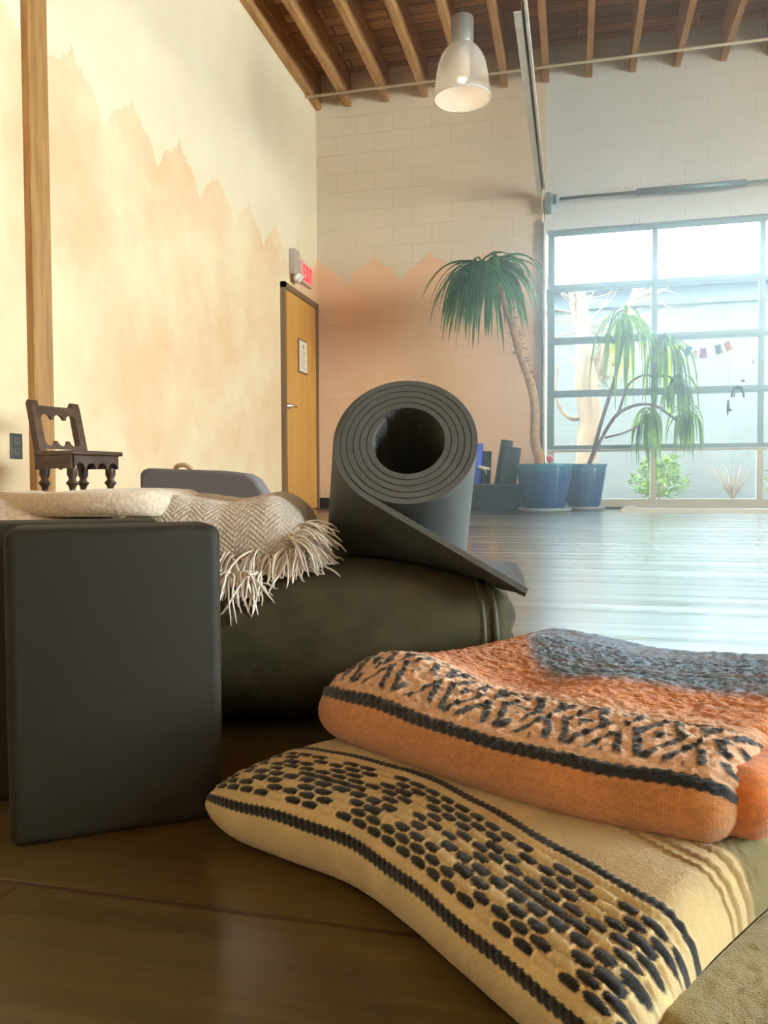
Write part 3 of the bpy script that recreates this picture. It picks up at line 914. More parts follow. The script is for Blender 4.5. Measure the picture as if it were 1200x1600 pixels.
heads = [(stems[0][-1], .74, 46), (stems[2][-1], .66, 44), (stems[3][-1], .36, 34), (stems[1][-1], .38, 34), (stems[4][-1], .42, 38)]
for hd, ln_, n_ in heads:
    b = MB()
    for k in range(n_):
        a = rnd.uniform(0, 6.28)
        d = Vector((math.cos(a) * .52, math.sin(a) * .52, rnd.uniform(.1, .9)))
        leaf_strip(b, hd + Vector((0, 0, rnd.uniform(-.06, .05))), d, ln_ * rnd.uniform(.75, 1.35), rnd.uniform(.026, .042), rnd.uniform(4.5, 10), 8, rnd.uniform(-.6, .6))
    fixp(b.build('leaf_head', M_yleaf2, pB), pB)
# pink ball ornament on the soil of the tall plant
q = pix(859, 717, 7.05)
t = thing('pink_ornament', 'small pink ball ornament stuck in the taller plant\'s pot', 'ornament', (q.x, q.y, .378))
b = MB(); b.tube([(0, 0, 0), (0, 0, q.z - .378)], .004, 6); b.build('stick', M_twig, t)
b = MB(); b.lathe([(.002, -.032)] + [(.03 * math.cos(a), .034 * math.sin(a)) for a in np.linspace(-1.3, 1.3, 11)] + [(.002, .034)], 18, 0, Matrix.Translation((0, 0, q.z - .378))); b.build('ball', mat('pink_glaze', (.62, .10, .16), .3), t, True)

# pale mat along the foot of the glazed door
M_pale = mat('cream_cotton', (.74, .68, .55), .9, bump=.4, bscale=250)
a0 = pix_on(985, 801, 2, 0)
rm = thing('door_mat', 'long thin cream mat lying along the foot of the glazed door', 'mat', (a0.x, a0.y, 0))
b = MB(); n_ = 60; P = np.zeros((n_, 8, 3))
for i in range(n_):
    x = -.08 + i / (n_ - 1) * 3.1; e_ = min(1, (x + .08) / .1)
    cz = .006 + .028 * math.exp(-((x + .01) / .06) ** 2)
    pr = [(0, 0), (.0, .022), (.03, .03), (.30, .03), (.33, .022), (.33, 0), (.25, 0), (.05, 0)]
    P[i] = [(x, y_ * (.5 + .5 * e_) + .004 * math.sin(9 * x), z_ * (.35 + .65 * e_) + (cz if z_ > 0 else 0)) for y_, z_ in pr]
b.grid(P, 0, True); b.add(P[0], [tuple(range(8))]); b.add(P[-1], [tuple(range(8))]); b.build('mat_body', M_pale, rm, True, auto=50)

# small prayer-flag garland on the glass
YG = YF + .042
gl = thing('flag_garland', 'string of five small coloured flags hung across the glass pane', 'garland', pix_on(1103, 545, 1, YG))
def gpt(x, y): return pix_on(x, y, 1, YG) - Vector(gl.location)
b = MB(); b.tube(smooth_path([gpt(1062, 533), gpt(1074, 540), gpt(1098, 545), gpt(1125, 541), gpt(1143, 530), gpt(1150, 524)], 24), .002, 4); b.build('cord', mat('garland_cord', (.2, .2, .22), .8), gl)
for nm, col_, q in (('blue', (.02, .22, .48), [(1073, 540), (1082, 543), (1076, 557), (1067, 553)]), ('white', (.55, .55, .42), [(1083, 547), (1091, 548), (1090, 559), (1081, 559)]),
                ('purple', (.32, .06, .28), [(1093, 544), (1103, 544), (1105, 559), (1093, 560)]), ('grey green', (.10, .15, .14), [(1116, 540), (1127, 537), (1130, 551), (1119, 555)]),
                ('orange', (.50, .16, .05), [(1129, 537), (1139, 532), (1146, 545), (1136, 550)])):
    b = MB(); c4 = [gpt(*u) for u in q]
    P = np.zeros((7, 7, 3))
    for i in range(7):
        for j in range(7):
            u_, v_ = i / 6, j / 6
            w = (c4[0].lerp(c4[1], u_)).lerp(c4[3].lerp(c4[2], u_), v_)
            P[i, j] = w + Vector((0, .004 * math.sin(u_ * 5 + v_ * 2), 0))
    b.grid(P); P2 = P.copy(); P2[..., 1] += .0015; b.grid(P2)
    o = b.build('flag', mat('flag_' + nm.replace(' ', '_'), col_, .8), gl, True); o['label'] = nm + ' flag'
# hanging ornaments at the same pane
M_orn = mat('dark_ornament', (.03, .05, .055), .5)
M_cordl = mat('ornament_cord', (.25, .27, .30), .8)
def hang(name, label, cat, x, y, ytop, build, m=M_orn):
    q = pix_on(x, y, 1, YG)
    t = thing(name, label, cat, q, 0, None)
    top = pix_on(x, ytop, 1, YG) - q
    b = MB(); b.tube([(0, 0, .02), tuple(top)], .0014, 4); b.build('cord', M_cordl, t)
    b = MB(); build(b); b.build('figure', m, t, True)
def fig_arch(b):
    b.tube([(-.055, 0, -.045), (-.05, 0, .0), (-.03, 0, .038), (0, 0, .048), (.03, 0, .036), (.046, 0, .0), (.05, 0, -.045)], [.008, .011, .013, .014, .013, .011, .008], 8)
    b.tube([(-.05, 0, 0), (-.028, 0, -.02), (-.03, 0, -.045)], [.010, .008, .005], 6)
    b.tube([(.048, 0, -.045), (.062, 0, -.05)], [.007, .004], 6)
def fig_stand(b):
    b.lathe([(.002, -.014)] + [(.015 * math.cos(a), .015 * math.sin(a)) for a in np.linspace(-1.2, 1.2, 7)] + [(.002, .015)], 12, 0, Matrix.Translation((0, 0, .022)))
    b.tube([(0, 0, .01), (.0, 0, -.03), (-.003, 0, -.06), (-.005, 0, -.105)], [.010, .015, .012, .005], 8)
    b.tube([(0, 0, -.055), (.035, 0, -.06), (.01, 0, -.045)], [.011, .008, .005], 6)
def fig_lotus(b):
    for k in range(9):
        a = k * 6.28 / 9
        leaf_strip(b, (0, 0, -.005), (math.cos(a), math.sin(a), .5 + .5 * (k % 2)), .04, .022, -.8, 5)
def fig_drop(b):
    b.lathe([(.001, .03), (.006, .01), (.009, -.005), (.006, -.015), (.001, -.018)], 12)
hang('yoga_figure_ornament', 'tiny dark arched backbend figure hanging before the glass', 'ornament', 1153, 613, 519, fig_arch)
hang('yoga_figure_ornament', 'tiny dark standing figure with bent leg hanging before the glass', 'ornament', 1138, 631, 519, fig_stand)
hang('lotus_ornament', 'small tan lotus shaped ornament on a cord before the glass', 'ornament', 1161, 597, 518, fig_lotus, mat('tan_brass', (.40, .24, .10), .4))
hang('drop_ornament', 'tiny dark drop shaped bead on a cord near the muntin', 'ornament', 1177, 566, 517, fig_drop)

# ================================================================== THE YOGA THINGS IN FRONT
def np_mesh(name, P, m, parent=None, closed=True, col=None, smooth=True, caps=False):
    """grid of points (nu, nv, 3) -> mesh object, optional colour per point"""
    nu, nv = P.shape[:2]
    i = np.arange(nu - 1)[:, None]; j = np.arange(nv if closed else nv - 1)[None, :]
    k = (j + 1) % nv
    F = np.stack([i*nv + j, (i+1)*nv + j, (i+1)*nv + k, i*nv + k], -1).reshape(-1, 4)
    me = bpy.data.meshes.new(name)
    nV, nF = nu * nv, len(F)
    me.vertices.add(nV); me.vertices.foreach_set('co', P.reshape(-1).astype(np.float32))
    extra = []
    if caps: extra = [list(range(nv)), list(range((nu-1)*nv, nu*nv))[::-1]]
    me.loops.add(nF * 4 + sum(map(len, extra)))
    me.polygons.add(nF + len(extra))
    li = np.concatenate([F.reshape(-1)] + [np.array(e_) for e_ in extra]).astype(np.int32)
    st = list(np.arange(nF) * 4)
    for e_ in extra:
        st.append(nF * 4 if len(st) == nF else st[-1] + len(extra[0]))
    me.loops.foreach_set('vertex_index', li)
    me.polygons.foreach_set('loop_start', np.array(st, np.int32))
    me.update(calc_edges=True); me.validate()
    if smooth: me.polygons.foreach_set('use_smooth', [True] * len(me.polygons))
    if col is not None:
        a = me.color_attributes.new('yarn', 'FLOAT_COLOR', 'POINT')
        c4 = np.ones((nV, 4), np.float32); c4[:, :3] = col.reshape(-1, 3)
        a.data.foreach_set('color', c4.reshape(-1))
    me.materials.append(m)
    o = bpy.data.objects.new(name, me); COL.objects.link(o)
    if parent is not None: o.parent = parent
    return o

def grid_normals(P, closed=True):
    if closed:
        dv = np.roll(P, -1, 1) - np.roll(P, 1, 1)
    else:
        dv = np.gradient(P, axis=1)
    du = np.gradient(P, axis=0)
    n = np.cross(du, dv); l = np.linalg.norm(n, axis=-1, keepdims=True)
    return n / np.maximum(l, 1e-12)

def folded(us, L, T, Wd, s_marks, r0, r1, top, zb=0.0):
    """cross-section coordinates of a folded cloth slab.
    returns v(inward), z arrays (nu, ns), s array(ns).  s runs from the front foot over the front fold and the top to the back."""
    arc = math.pi * T / 2
    s = np.array(s_marks)
    v = np.zeros_like(s); z = np.zeros_like(s)
    h = T / 2
    tl = Wd - T
    for i, q in enumerate(s):
        if q < arc:
            a = -math.pi/2 + q / h
            v[i], z[i] = h - h * math.cos(a), h + h * math.sin(a)
            # squarer fold
            v[i] = h - h * math.copysign(abs(math.cos(a)) ** .8, math.cos(a))
        elif q < arc + tl:
            v[i], z[i] = h + q - arc, T
        elif q < 2 * arc + tl:
            a = math.pi/2 - (q - arc - tl) / h
            v[i], z[i] = h + tl + h * math.cos(a), h + h * math.sin(a)
        else:
            v[i], z[i] = h + tl - (q - 2*arc - tl), 0
    U = us[:, None] * L
    d0 = np.clip(U / r0, 0, 1); d1 = np.clip((L - U) / r1, 0, 1)
    k = np.sqrt(np.clip(1 - (1 - d0) ** 2, 0, 1)) * np.sqrt(np.clip(1 - (1 - d1) ** 2, 0, 1))
    k = np.maximum(k, .02)
    V = Wd/2 + (v[None] - Wd/2) * (.90 + .10 * k)
    mid = h
    Z = mid + (z[None] - mid) * k
    Z = Z * top(U, V) + zb
    return V, Z, s, k

# -------- lower cream blanket with black woven diamonds
yarn_black = np.array([.010, .010, .011]); yarn_cream = np.array([.60, .43, .205]); yarn_cream2 = np.array([.52, .35, .17])
def knit_line(U, s, c, w, per=.0052):
    """thick chain-stitch line: mask and relief"""
    wob = .0006 * np.sin(U / per * 2 * np.pi)
    d = np.abs(s - c - .0005 * np.sin(U * 90) - wob) / (w / 2)
    m = sstep(1.12, .92, d)
    rel = np.clip(1 - d * d, 0, 1) * (.6 + .4 * np.abs(np.sin(U / per * np.pi + np.where(s > c, .9, 0))))
    return m, rel

def lower_pattern(U, s):
    col = np.ones(U.shape + (3,)) * yarn_cream
    tw = vnoise(U * 700, s * 700)
    disp = .0005 * np.sin((U * 1.0 + s * 1.6) * 2 * np.pi / .0034) * (s < .052) + .0004 * tw
    col = col * (.86 + .22 * vnoise(U * 60, s * 60) + .12 * (tw - .5))[..., None]
    A, B = .056, .1305
    s0 = A + .0105; rowh = .0061; cw = .0148
    inb = (s > A + .003) & (s < B - .002)
    j = np.floor((s - s0) / rowh)
    nrow = math.floor((B - .008 - s0) / rowh)
    off = (j % 2) * .5
    wob = .10 * (vnoise(U * 120, s * 240) - .5)
    q = U / cw + off + wob
    i = np.floor(q)
    a = (q - i) * 2 - 1; b_ = ((s - s0) / rowh - j) * 2 - 1
    per = 13.0
    du = np.abs(((i + off * 0) % per) - per / 2) / (per / 2); dj = np.abs(j - (nrow - 1) / 2) / (nrow / 2)
    f = du + dj
    solid = (f < .26) | ((f > .93) & (f < 1.02) & (dj > .15) & (dj < .75))
    dots = ~(((f > .30) & (f < .40)) | ((f > 1.02) & (f < 1.14)) | ((f > .66) & (f < .74)))
    rj = vnoise(i * 7.3 + 3, j * 5.1 + 9)
    valid = (j >= 0) & (j < nrow) & inb
    ra = .86 + .12 * rj
    e_ = (np.abs(a) / ra) ** 2.4 + (np.abs(b_) / .92) ** 2.2
    dot = sstep(1.08, .90, e_) * (valid & dots & ~solid)
    big = sstep(1.3, 1.05, (np.abs(a) / 1.06) ** 3 + (np.abs(b_) / .98) ** 3) * (valid & solid)
    blk = np.maximum(dot, big)
    # cream warp ties between the dots
    tie = sstep(.9, .4, np.abs(np.abs(a) - .90) / .10) * (1 - blk) * valid
    crd = sstep(1.1, .6, (np.abs(a) / .95) ** 2.4 + (np.abs(b_) / .8) ** 2.2) * valid * (1 - blk)
    disp = disp + np.where(inb, .0006, 0) + blk * .0013 * np.clip(1.15 - e_, 0, 1) + tie * .0009
    yb = sstep(.2, .8, np.abs(np.sin(s / rowh * np.pi))) * valid * (1 - blk)
    disp = disp + yb * .0003 + crd * .0013
    col = col * (1 - .14 * valid * (1 - blk) + .30 * tie + .10 * crd)[..., None]
    # cream chain rows beside the black lines
    for c in (A + .0065, B - .005):
        m, r = knit_line(U, s, c, .0045, .0046); disp = disp + m * .0009 * r
    mA, rA = knit_line(U, s, A, .0075); mB, rB = knit_line(U, s, B, .0058)
    disp = disp + mA * .0016 * rA + mB * .0013 * rB
    blk = np.maximum(np.maximum(blk, mA), mB)
    # tan stripes and the olive field behind
    st = np.zeros_like(s)
    tan = np.array([.30, .19, .065]); olive = np.array([.22, .17, .055])
    for c, w in ((.1725, .0035), (.1815, .006), (.1950, .0075)):
        m, r = knit_line(U, s, c, w, .006); disp = disp + m * .0012 * r
        col = col * (1 - m[..., None]) + tan * m[..., None]
    fo = sstep(.200, .204, s + .0015 * np.sin(U * 300))
    stripe = .75 + .5 * sstep(.3, .7, vnoise(s * 130, U * 3))
    col = col * (1 - fo[..., None]) + (olive * stripe[..., None]) * fo[..., None]
    disp = disp + fo * .0014 * vnoise(U * 260, s * 330)
    col = col * (1 - blk[..., None]) + yarn_black * blk[..., None] * (.7 + .9 * vnoise(U * 900, s * 900))[..., None]
    return col, disp

def front_curve(pts, n):
    P = smooth_path([Vector((*p, 0)) for p in pts], 60)
    Q = np.array([(p.x, p.y) for p in P])
    d = np.r_[0, np.cumsum(np.linalg.norm(np.diff(Q, axis=0), axis=1))]
    t = np.linspace(0, d[-1], n)
    return np.stack([np.interp(t, d, Q[:, 0]), np.interp(t, d, Q[:, 1])], -1), d[-1]

def lay(front, inward, V, Z):
    """place cross-sections along the front edge"""
    P = np.zeros(V.shape + (3,))
    P[..., :2] = front[:, None, :] + inward[:, None, :] * V[..., None]
    P[..., 2] = Z
    return P

def cloth(name, parent, pts, T, Wd, ds, sd, r0, r1, top, pattern, m, inw0, inw1, zb=0.0, step=.0010):
    n0 = 10
    f0, L = front_curve(pts, n0)
    nu = int(L / step)
    fr, L = front_curve(pts, nu)
    us = np.linspace(0, 1, nu)
    arc = math.pi * T / 2; total = 2 * arc + 2 * (Wd - T)
    s = np.r_[np.arange(0, sd, ds), np.linspace(sd, 2*arc + Wd - T, 26)[:-1], np.linspace(2*arc + Wd - T, total, 10)[:-1]]
    V, Z, s, k = folded(us, L, T, Wd, s, r0, r1, top, zb)
    a = np.radians(inw0 + (inw1 - inw0) * us)
    inward = np.stack([np.cos(a), np.sin(a)], -1)
    P = lay(fr, inward, V, Z)
    U = np.repeat(us[:, None] * L, len(s), 1); S = np.repeat(s[None], nu, 0)
    col, disp = pattern(U, S)
    N = grid_normals(P)
    # make the normals point outwards
    ctr = P.mean(1, keepdims=True)
    if (np.sum(N * (P - ctr), -1)).mean() < 0: N = -N
    P = P + N * (disp * np.minimum(1, k * 1.4) * (S < 2*arc + Wd - T))[..., None]
    P[..., 2] = np.maximum(P[..., 2], zb + .0004)
    o0 = np.array([*fr[nu // 2], zb])
    o = np_mesh(name, P - o0, m, None, True, col)
    o.location = o0
    if parent is not None:
        o.parent = parent; o.location = Vector(o0) - parent.location
    return o

M_yarn = attr_mat('woven_blanket_yarn', .95, .55, 1400, .25)
M_yarnf = attr_mat('brushed_blanket_yarn', .95, .8, 1100, .35)
lw = thing('folded_blanket', 'folded cream blanket with black woven diamond band, lying on the floor', 'blanket', (-.08, .47, 0))
def lower_top(U, V):
    return 1.10 - .24 * sstep(.10, .0, V) + .04 * np.sin(U * 9 + .5) + .03 * np.sin(V * 30 + U * 12) - .10 * sstep(.10, .0, U)
cloth('blanket_fold', lw, [(-.276, .524), (-.202, .491), (-.143, .466), (-.098, .430), (-.062, .394), (-.030, .362), (.002, .330), (.014, .316)],
      .056, .34, .0009, .215, .05, .022, lower_top, lower_pattern, M_yarn, 52, 57)
def olive_pattern(U, s):
    base = np.array([.20, .155, .05])
    st = sstep(.35, .65, vnoise(U * 55, s * 4))
    col = base * (.55 + .9 * st)[..., None]
    col = col * (1 - .55 * sstep(.7, .85, vnoise(U * 70 + 40, s * 2 + 11)))[..., None]
    return col, .0012 * vnoise(U * 330, s * 260)
cloth('under_fold', lw, [(-.16, .535), (-.08, .475), (.0, .39), (.055, .325), (.110, .262)], .030, .30, .0022, .12, .03, .02,
      lambda U, V: 1 + .05 * np.sin(U * 20), olive_pattern, M_yarnf, 52, 58, step=.002)

# -------- upper orange blanket
yo = np.array([.66, .215, .055]); yp = np.array([.70, .40, .235]); yb_ = np.array([.125, .205, .315]); ykb = np.array([.018, .020, .026])
def upper_pattern(U, s):
    fz = vnoise(U * 420, s * 520); fz2 = vnoise(U * 900 + 31, s * 900)
    lump = vnoise(U * 170, s * 330)
    col = np.ones(U.shape + (3,)) * yo
    A = .060; z0, z1 = A + .010, A + .056
    # front face smoother, faintly ribbed
    rib = .5 + .5 * np.sin(U / .0021 * 2 * np.pi + 2 * vnoise(U * 40, s * 90))
    frt = sstep(A + .002, A - .002, s)
    col = col * (1 + frt[..., None] * np.array([-.08, .16, .55]))
    col = col * (.80 + .16 * rib * frt + .30 * (fz - .5) + .3 * (vnoise(U * 25, s * 25) - .5) * 1)[..., None]
    disp = frt * (.0004 * rib + .0004 * fz) + (1 - frt) * (.0024 * lump + .0013 * fz)
    # peach ground of the band, fading into the orange field
    pe = sstep(A, A + .006, s) * sstep(.150, .112, s + .012 * (vnoise(U * 30, s * 60) - .5))
    col = col * (1 - pe[..., None]) + (yp * (.82 + .36 * fz)[..., None]) * pe[..., None]
    # zigzag diamonds
    t = (s - z0) / (z1 - z0); per = .046
    ph = U / per + .06 * (vnoise(U * 60, s * 90) - .5)
    tri = np.abs((ph % 1) * 2 - 1)
    g = (t * 1.0 + tri * .95)
    st_ = np.abs((g * 2.0 + .1) % 1 - .5)
    g2 = np.abs(((t * .9 - tri * 1.05) * 1.5) % 1 - .5)
    zz = np.maximum(sstep(.23, .31, st_ + .10 * (lump - .5)) * (t < .62), sstep(.23, .31, g2 + .10 * (lump - .5)) * (t > .52))
    zz = zz * sstep(-.02, .04, t) * sstep(1.04, .97, t) * sstep(.12, .24, vnoise(U * 95 + 5, s * 150 + 8))
    wob = .002 * (vnoise(U * 60, s * 3) - .5)
    mA, rA = knit_line(U, s, A, .0085, .0068)
    mB, rB = knit_line(U, s, z1 + .004 + wob, .0028, .005)
    mB = mB * .85
    blk = np.maximum(np.maximum(zz, mA), mB)
    disp = disp + mA * .0012 * rA + zz * .0012 * (.5 + .5 * fz)
    # grey blue field at the back, its edge wandering
    bs = .200 + .120 * sstep(.15, .0, U) + .022 * (vnoise(U * 14 + 3, s * 8) - .5) + .006 * (vnoise(U * 120, s * 160) - .5)
    bl = sstep(-.010, .016, s - bs) * sstep(.40, .36, s)
    band2 = .30 * sstep(.55, .8, vnoise(s * 95, U * 6 + 3)) * (s > .13)
    bl = np.clip(bl * (1 - band2) + band2 * .5 * sstep(-.06, 0, s - bs), 0, 1)
    blue = yb_ * (.7 + .6 * fz)[..., None] * (.85 + .3 * vnoise(U * 30, s * 110))[..., None]
    col = col * (1 - bl[..., None]) + blue * bl[..., None]
    col = col * (1 - blk[..., None]) + (ykb * (.6 + .9 * fz2)[..., None]) * blk[..., None]
    return col, disp
uw = thing('folded_blanket', 'folded orange blanket with zigzag band and grey blue back, stacked on the cream blanket', 'blanket', (-.03, .6, .060))
def upper_top(U, V):
    g_ = lambda a, b_, r, w: np.exp(-(((U - a) / r) ** 2 + ((V - b_) / w) ** 2))
    base = 1 - .18 * sstep(.06, .0, V)
    return base + .30 * g_(.075, .055, .06, .05) - .26 * g_(.13, .125, .055, .045) - .02 * g_(.06, .30, .1, .07) + .16 * g_(.28, .20, .09, .07) + .05 * np.sin(U * 30 + V * 20) * sstep(.03, .1, V)
cloth('blanket_fold', uw, [(-.205, .592), (-.180, .566), (-.085, .505), (-.005, .464), (.045, .449), (.080, .440)], .050, .315, .0009, .30, .038, .018,
      upper_top, upper_pattern, M_yarnf, 56, 62, zb=.060)
def inner_pattern(U, s):
    fz = vnoise(U * 420, s * 420)
    return np.array([.66, .19, .045]) * (.75 + .5 * fz)[..., None] * np.ones(U.shape + (3,)), .0010 * fz
cloth('inner_fold', uw, [(-.02, .505), (.05, .468), (.090, .453), (.104, .448)], .040, .30, .0022, .12, .02, .016,
      lambda U, V: 1 + 0 * U, inner_pattern, M_yarnf, 62, 62, zb=.0615, step=.002)

# -------- foam blocks
M_foam = mat('charcoal_foam', (.016, .012, .0065), .7, spec=.3, bump=.12, bscale=1400, var=.12, vscale=400)
def foam_block(label, cx, cdepth, ang, t_=.076):
    c = W(cx, cdepth)
    t = thing('yoga_block', label, 'yoga block', (c.x, c.y, 0), R(YAW + ang), 'dark foam yoga blocks')
    b = MB(); b.rbox((-.076, 0, 0), (.076, t_, .2286), .0085, 4); b.build('foam_body', M_foam, t, True, auto=30)
foam_block('dark foam yoga block standing nearest on the bare floor, front face whole', -.196, .5765, 21)
foam_block('second dark foam yoga block standing half hidden right behind the nearest one', -.262, .652, 19)

# -------- bolster
TILT, AYAW = 26.0, 4.0
fc = pix(636, 690, .885)
ax = W(math.sin(R(AYAW)) * math.cos(R(TILT)), math.cos(R(AYAW)) * math.cos(R(TILT)), -math.sin(R(TILT)))
e1 = W(math.cos(R(AYAW)), -math.sin(R(AYAW)), 0)
e2 = e1.cross(ax)
RO, RC, THK, LEN = .0808, .041, .0075, .52
M_bol = mat('olive_black_canvas', (.046, .037, .017), .9, spec=.2, bump=.25, bscale=700, var=.2, vscale=30)
M_pipe = mat('olive_piping', (.055, .050, .030), .7)
bo = W(-.19, .94)
bol = thing('bolster', 'long dark olive bolster lying behind the stacked blankets', 'bolster', (bo.x, bo.y, 0), R(YAW))
XA, XB = -.325, .305
def bsec(n_=72):
    out = []
    for k in range(n_):
        a = 2 * math.pi * k / n_
        ca_, sa_ = math.cos(a), math.sin(a)
        out.append((.160 * math.copysign(abs(ca_) ** .80, ca_), .0835 + .0835 * math.copysign(abs(sa_) ** .86, sa_)))
    return np.array(out)
sec = bsec()
rows = []
cap = np.linspace(0, 1, 10)[:-1]
for t in cap:                      # left puffed end
    k = math.sqrt(1 - (1 - t) ** 2); rows.append((XA - .032 * (1 - t) ** 1.0, .05 + .93 * k))
for t in np.linspace(0, 1, 34):
    x = XA + (XB - XA) * t
    rows.append((x, .985 + .045 * math.sin(math.pi * t) ** .6 - .13 * max(0, (t - .72) / .28) ** 1.6))
for t in cap[::-1]:
    k = math.sqrt(1 - (1 - t) ** 2); rows.append((XB + .034 * (1 - t), .05 + .805 * k))
P = np.zeros((len(rows), len(sec), 3))
for i, (x, k) in enumerate(rows):
    P[i, :, 0] = x; P[i, :, 1] = sec[:, 0] * k; P[i, :, 2] = .0835 + (sec[:, 1] - .0835) * k
th = np.arctan2(P[..., 2] - .0835, P[..., 1])
wr = .0035 * np.sin(th * 9 + P[..., 0] * 8) * sstep(.29, .325, P[..., 0]) + .002 * (vnoise(P[..., 0] * 14, th * 3) - .5)
N = grid_normals(P); N = N if (N * (P - P.mean(1, keepdims=True))).sum(-1).mean() > 0 else -N
P = P + N * wr[..., None]; P[..., 2] = np.maximum(P[..., 2], .001)
# the rolled mat presses a hollow into the top
fcl = Matrix.Rotation(-R(YAW), 3, 'Z') @ (fc - Vector((bo.x, bo.y, 0))); axl = Matrix.Rotation(-R(YAW), 3, 'Z') @ ax
d_ = P - np.array(fcl); t_ = d_ @ np.array(axl); rad = d_ - t_[..., None] * np.array(axl)
lat = rad[..., 0]; under = np.sqrt(np.clip((RO + .006) ** 2 - lat ** 2, 0, None)) / math.cos(R(TILT))
zc_ = fcl.z + (P[..., 1] - fcl.y) * (axl.z / axl.y) - under
P[..., 2] = np.where((np.abs(lat) < RO + .004) & (t_ > -.02) & (P[..., 2] > .06), np.minimum(P[..., 2], np.maximum(zc_, .05)), P[..., 2])
np_mesh('bolster_body', P, M_bol, bol, True, caps=True)
for x, kk in ((XA, .987), (XB - .013, .868), (XB, .857)):
    b = MB(); q = [Vector((x, s_[0] * kk, .0835 + (s_[1] - .0835) * kk)) for s_ in sec]
    q = [Vector((v.x, v.y, max(v.z, .004))) for v in q]
    b.tube(q + [q[0]], .0034, 8, 0, False); b.build('piping', M_pipe, bol, True)

# -------- rolled mat leaning over the bolster, its end unrolled
M_mat = mat('charcoal_yoga_mat', (.082, .084, .080), .62, bump=.3, bscale=1200)
turns = 5.3; ang_end = R(-122.4)
stations = []
total_a = turns * 2 * math.pi
na = 620
for i in range(na):
    q = i / (na - 1); a = ang_end - total_a * (1 - q)
    r = RC + (RO - RC) * q
    stations.append((r * math.cos(a), r * math.sin(a), a, q * turns, 0.0))
fx, fy = stations[-1][0], stations[-1][1]
tdx, tdy = -math.sin(ang_end), math.cos(ang_end)
nf = 70; FL = .200
for i in range(1, nf + 1):
    d = FL * i / nf; sag = 0.0
    stations.append((fx + tdx * d, fy + tdy * d - sag * .2, None, turns, d))
ts = np.r_[0, .0015, np.linspace(.01, LEN, 26)]
S = len(stations); nt_s = len(ts)
P = np.zeros((S, 2 * nt_s, 3))
arc_len = 0; prev = None
for i, (x, y, a, tq, d) in enumerate(stations):
    j0, j1 = max(0, i-1), min(S-1, i+1)
    tx, ty = stations[j1][0] - stations[j0][0], stations[j1][1] - stations[j0][1]
    l = math.hypot(tx, ty); tx /= l; ty /= l
    nx, ny = ty, -tx                     # outward side of the counter-clockwise sheet
    if prev: arc_len += math.hypot(x - prev[0], y - prev[1])
    prev = (x, y)
    ribz = .00055 * math.sin(arc_len / .0042 * 2 * math.pi)
    lo = 0.0
    if tq > turns - .75:
        wv = sstep(turns - .75, turns - .25, tq) if d == 0 else 1 - sstep(0, FL * .9, d)
        lo = float(wv)
    for j, t in enumerate(ts):
        ox, oy = -.155 * t * lo, -.02 * t * lo
        edge = .0006 if t < .001 else 0.0
        base = fc + ax * t + e1 * (x + ox) + e2 * (y + oy)
        nv = e1 * nx + e2 * ny
        P[i, j] = base + nv * (THK / 2 - edge + (ribz if edge == 0 else 0))
        P[i, 2 * nt_s - 1 - j] = base - nv * (THK / 2 - edge + (ribz if edge == 0 else 0))
def bolster_top(q):
    lx = (q[..., 0] - bo.x) * cy + (q[..., 1] - bo.y) * sy
    ly = -(q[..., 0] - bo.x) * sy + (q[..., 1] - bo.y) * cy
    y_ = np.clip(np.abs(ly) / .166, 0, 1)
    h_ = .0835 + (.0865 - .012 * np.clip((lx - .12) / .18, 0, 1.2) ** 1.6) * (1 - y_ ** 2.5) ** .43
    return np.where((np.abs(ly) < .166) & (lx > XA) & (lx < XB + .15), h_, 0)
flat = np.arange(S) >= na - 46                # the loose end lies on the bolster
lim = bolster_top(P) + .001
low = np.maximum(P[..., 2], lim)
thick = np.zeros_like(low); thick[:, :nt_s] = 0.0; thick[:, nt_s:] = THK
k_ = np.clip((np.arange(S) - (na - 110)) / 64.0, 0, 1)[:, None]
P[..., 2] = P[..., 2] * (1 - k_) + np.maximum(P[..., 2], lim + thick) * k_
o0 = fc + ax * LEN - e2 * RO
o0.z = max(o0.z, 0)
mt = np_mesh('rolled_yoga_mat', P - np.array(o0), M_mat, None, True, caps=True)
mt.location = o0
mt.data.set_sharp_from_angle(angle=R(50))
tag(mt, 'large charcoal yoga mat roll leaning on the bolster, its loose end hanging right', 'yoga mat')

# -------- cream fringed blanket on the bolster
yc = np.array([.70, .60, .50])
def herring(U, s):
    c_ = .0105
    zig = np.abs(((U / .034) % 1) * 2 - 1)
    ph = (s + zig * .017) / .0062
    w = .5 + .5 * np.sin(ph * 2 * np.pi)
    st = .5 + .5 * np.sin((U * 1.0 - s * .2) / .0042 * 2 * np.pi)
    n_ = vnoise(U * 330, s * 330)
    col = yc * (.62 + .30 * w * st + .22 * n_)[..., None]
    return col, .0017 * w * (.5 + .5 * st) + .0006 * n_
def plainw(U, s):
    n_ = vnoise(U * 420, s * 420)
    return yc * np.array([.97, .88, .78]) * (.78 + .35 * n_)[..., None], .0009 * n_ + .0004 * np.sin(s / .003 * 6.28)
M_wool = attr_mat('cream_cotton_weave', .95, .5, 1300, .35)
def cam_pts(L_): return [tuple(W(a, d)[:2]) for a, d in L_]
ZB = .158
cb = W(-.27, .97)
crm = thing('fringed_blanket', 'folded cream herringbone blanket with long white fringe lying on the bolster', 'blanket', (cb.x, cb.y, ZB))
def crm_top(U, V):
    return 1 - .07 * np.exp(-((U - .125) / .035) ** 2) + .04 * np.exp(-((U - .175) / .03) ** 2) + .03 * np.sin(V * 50 + U * 9) + .02 * np.exp(-((U - .03) / .04) ** 2)
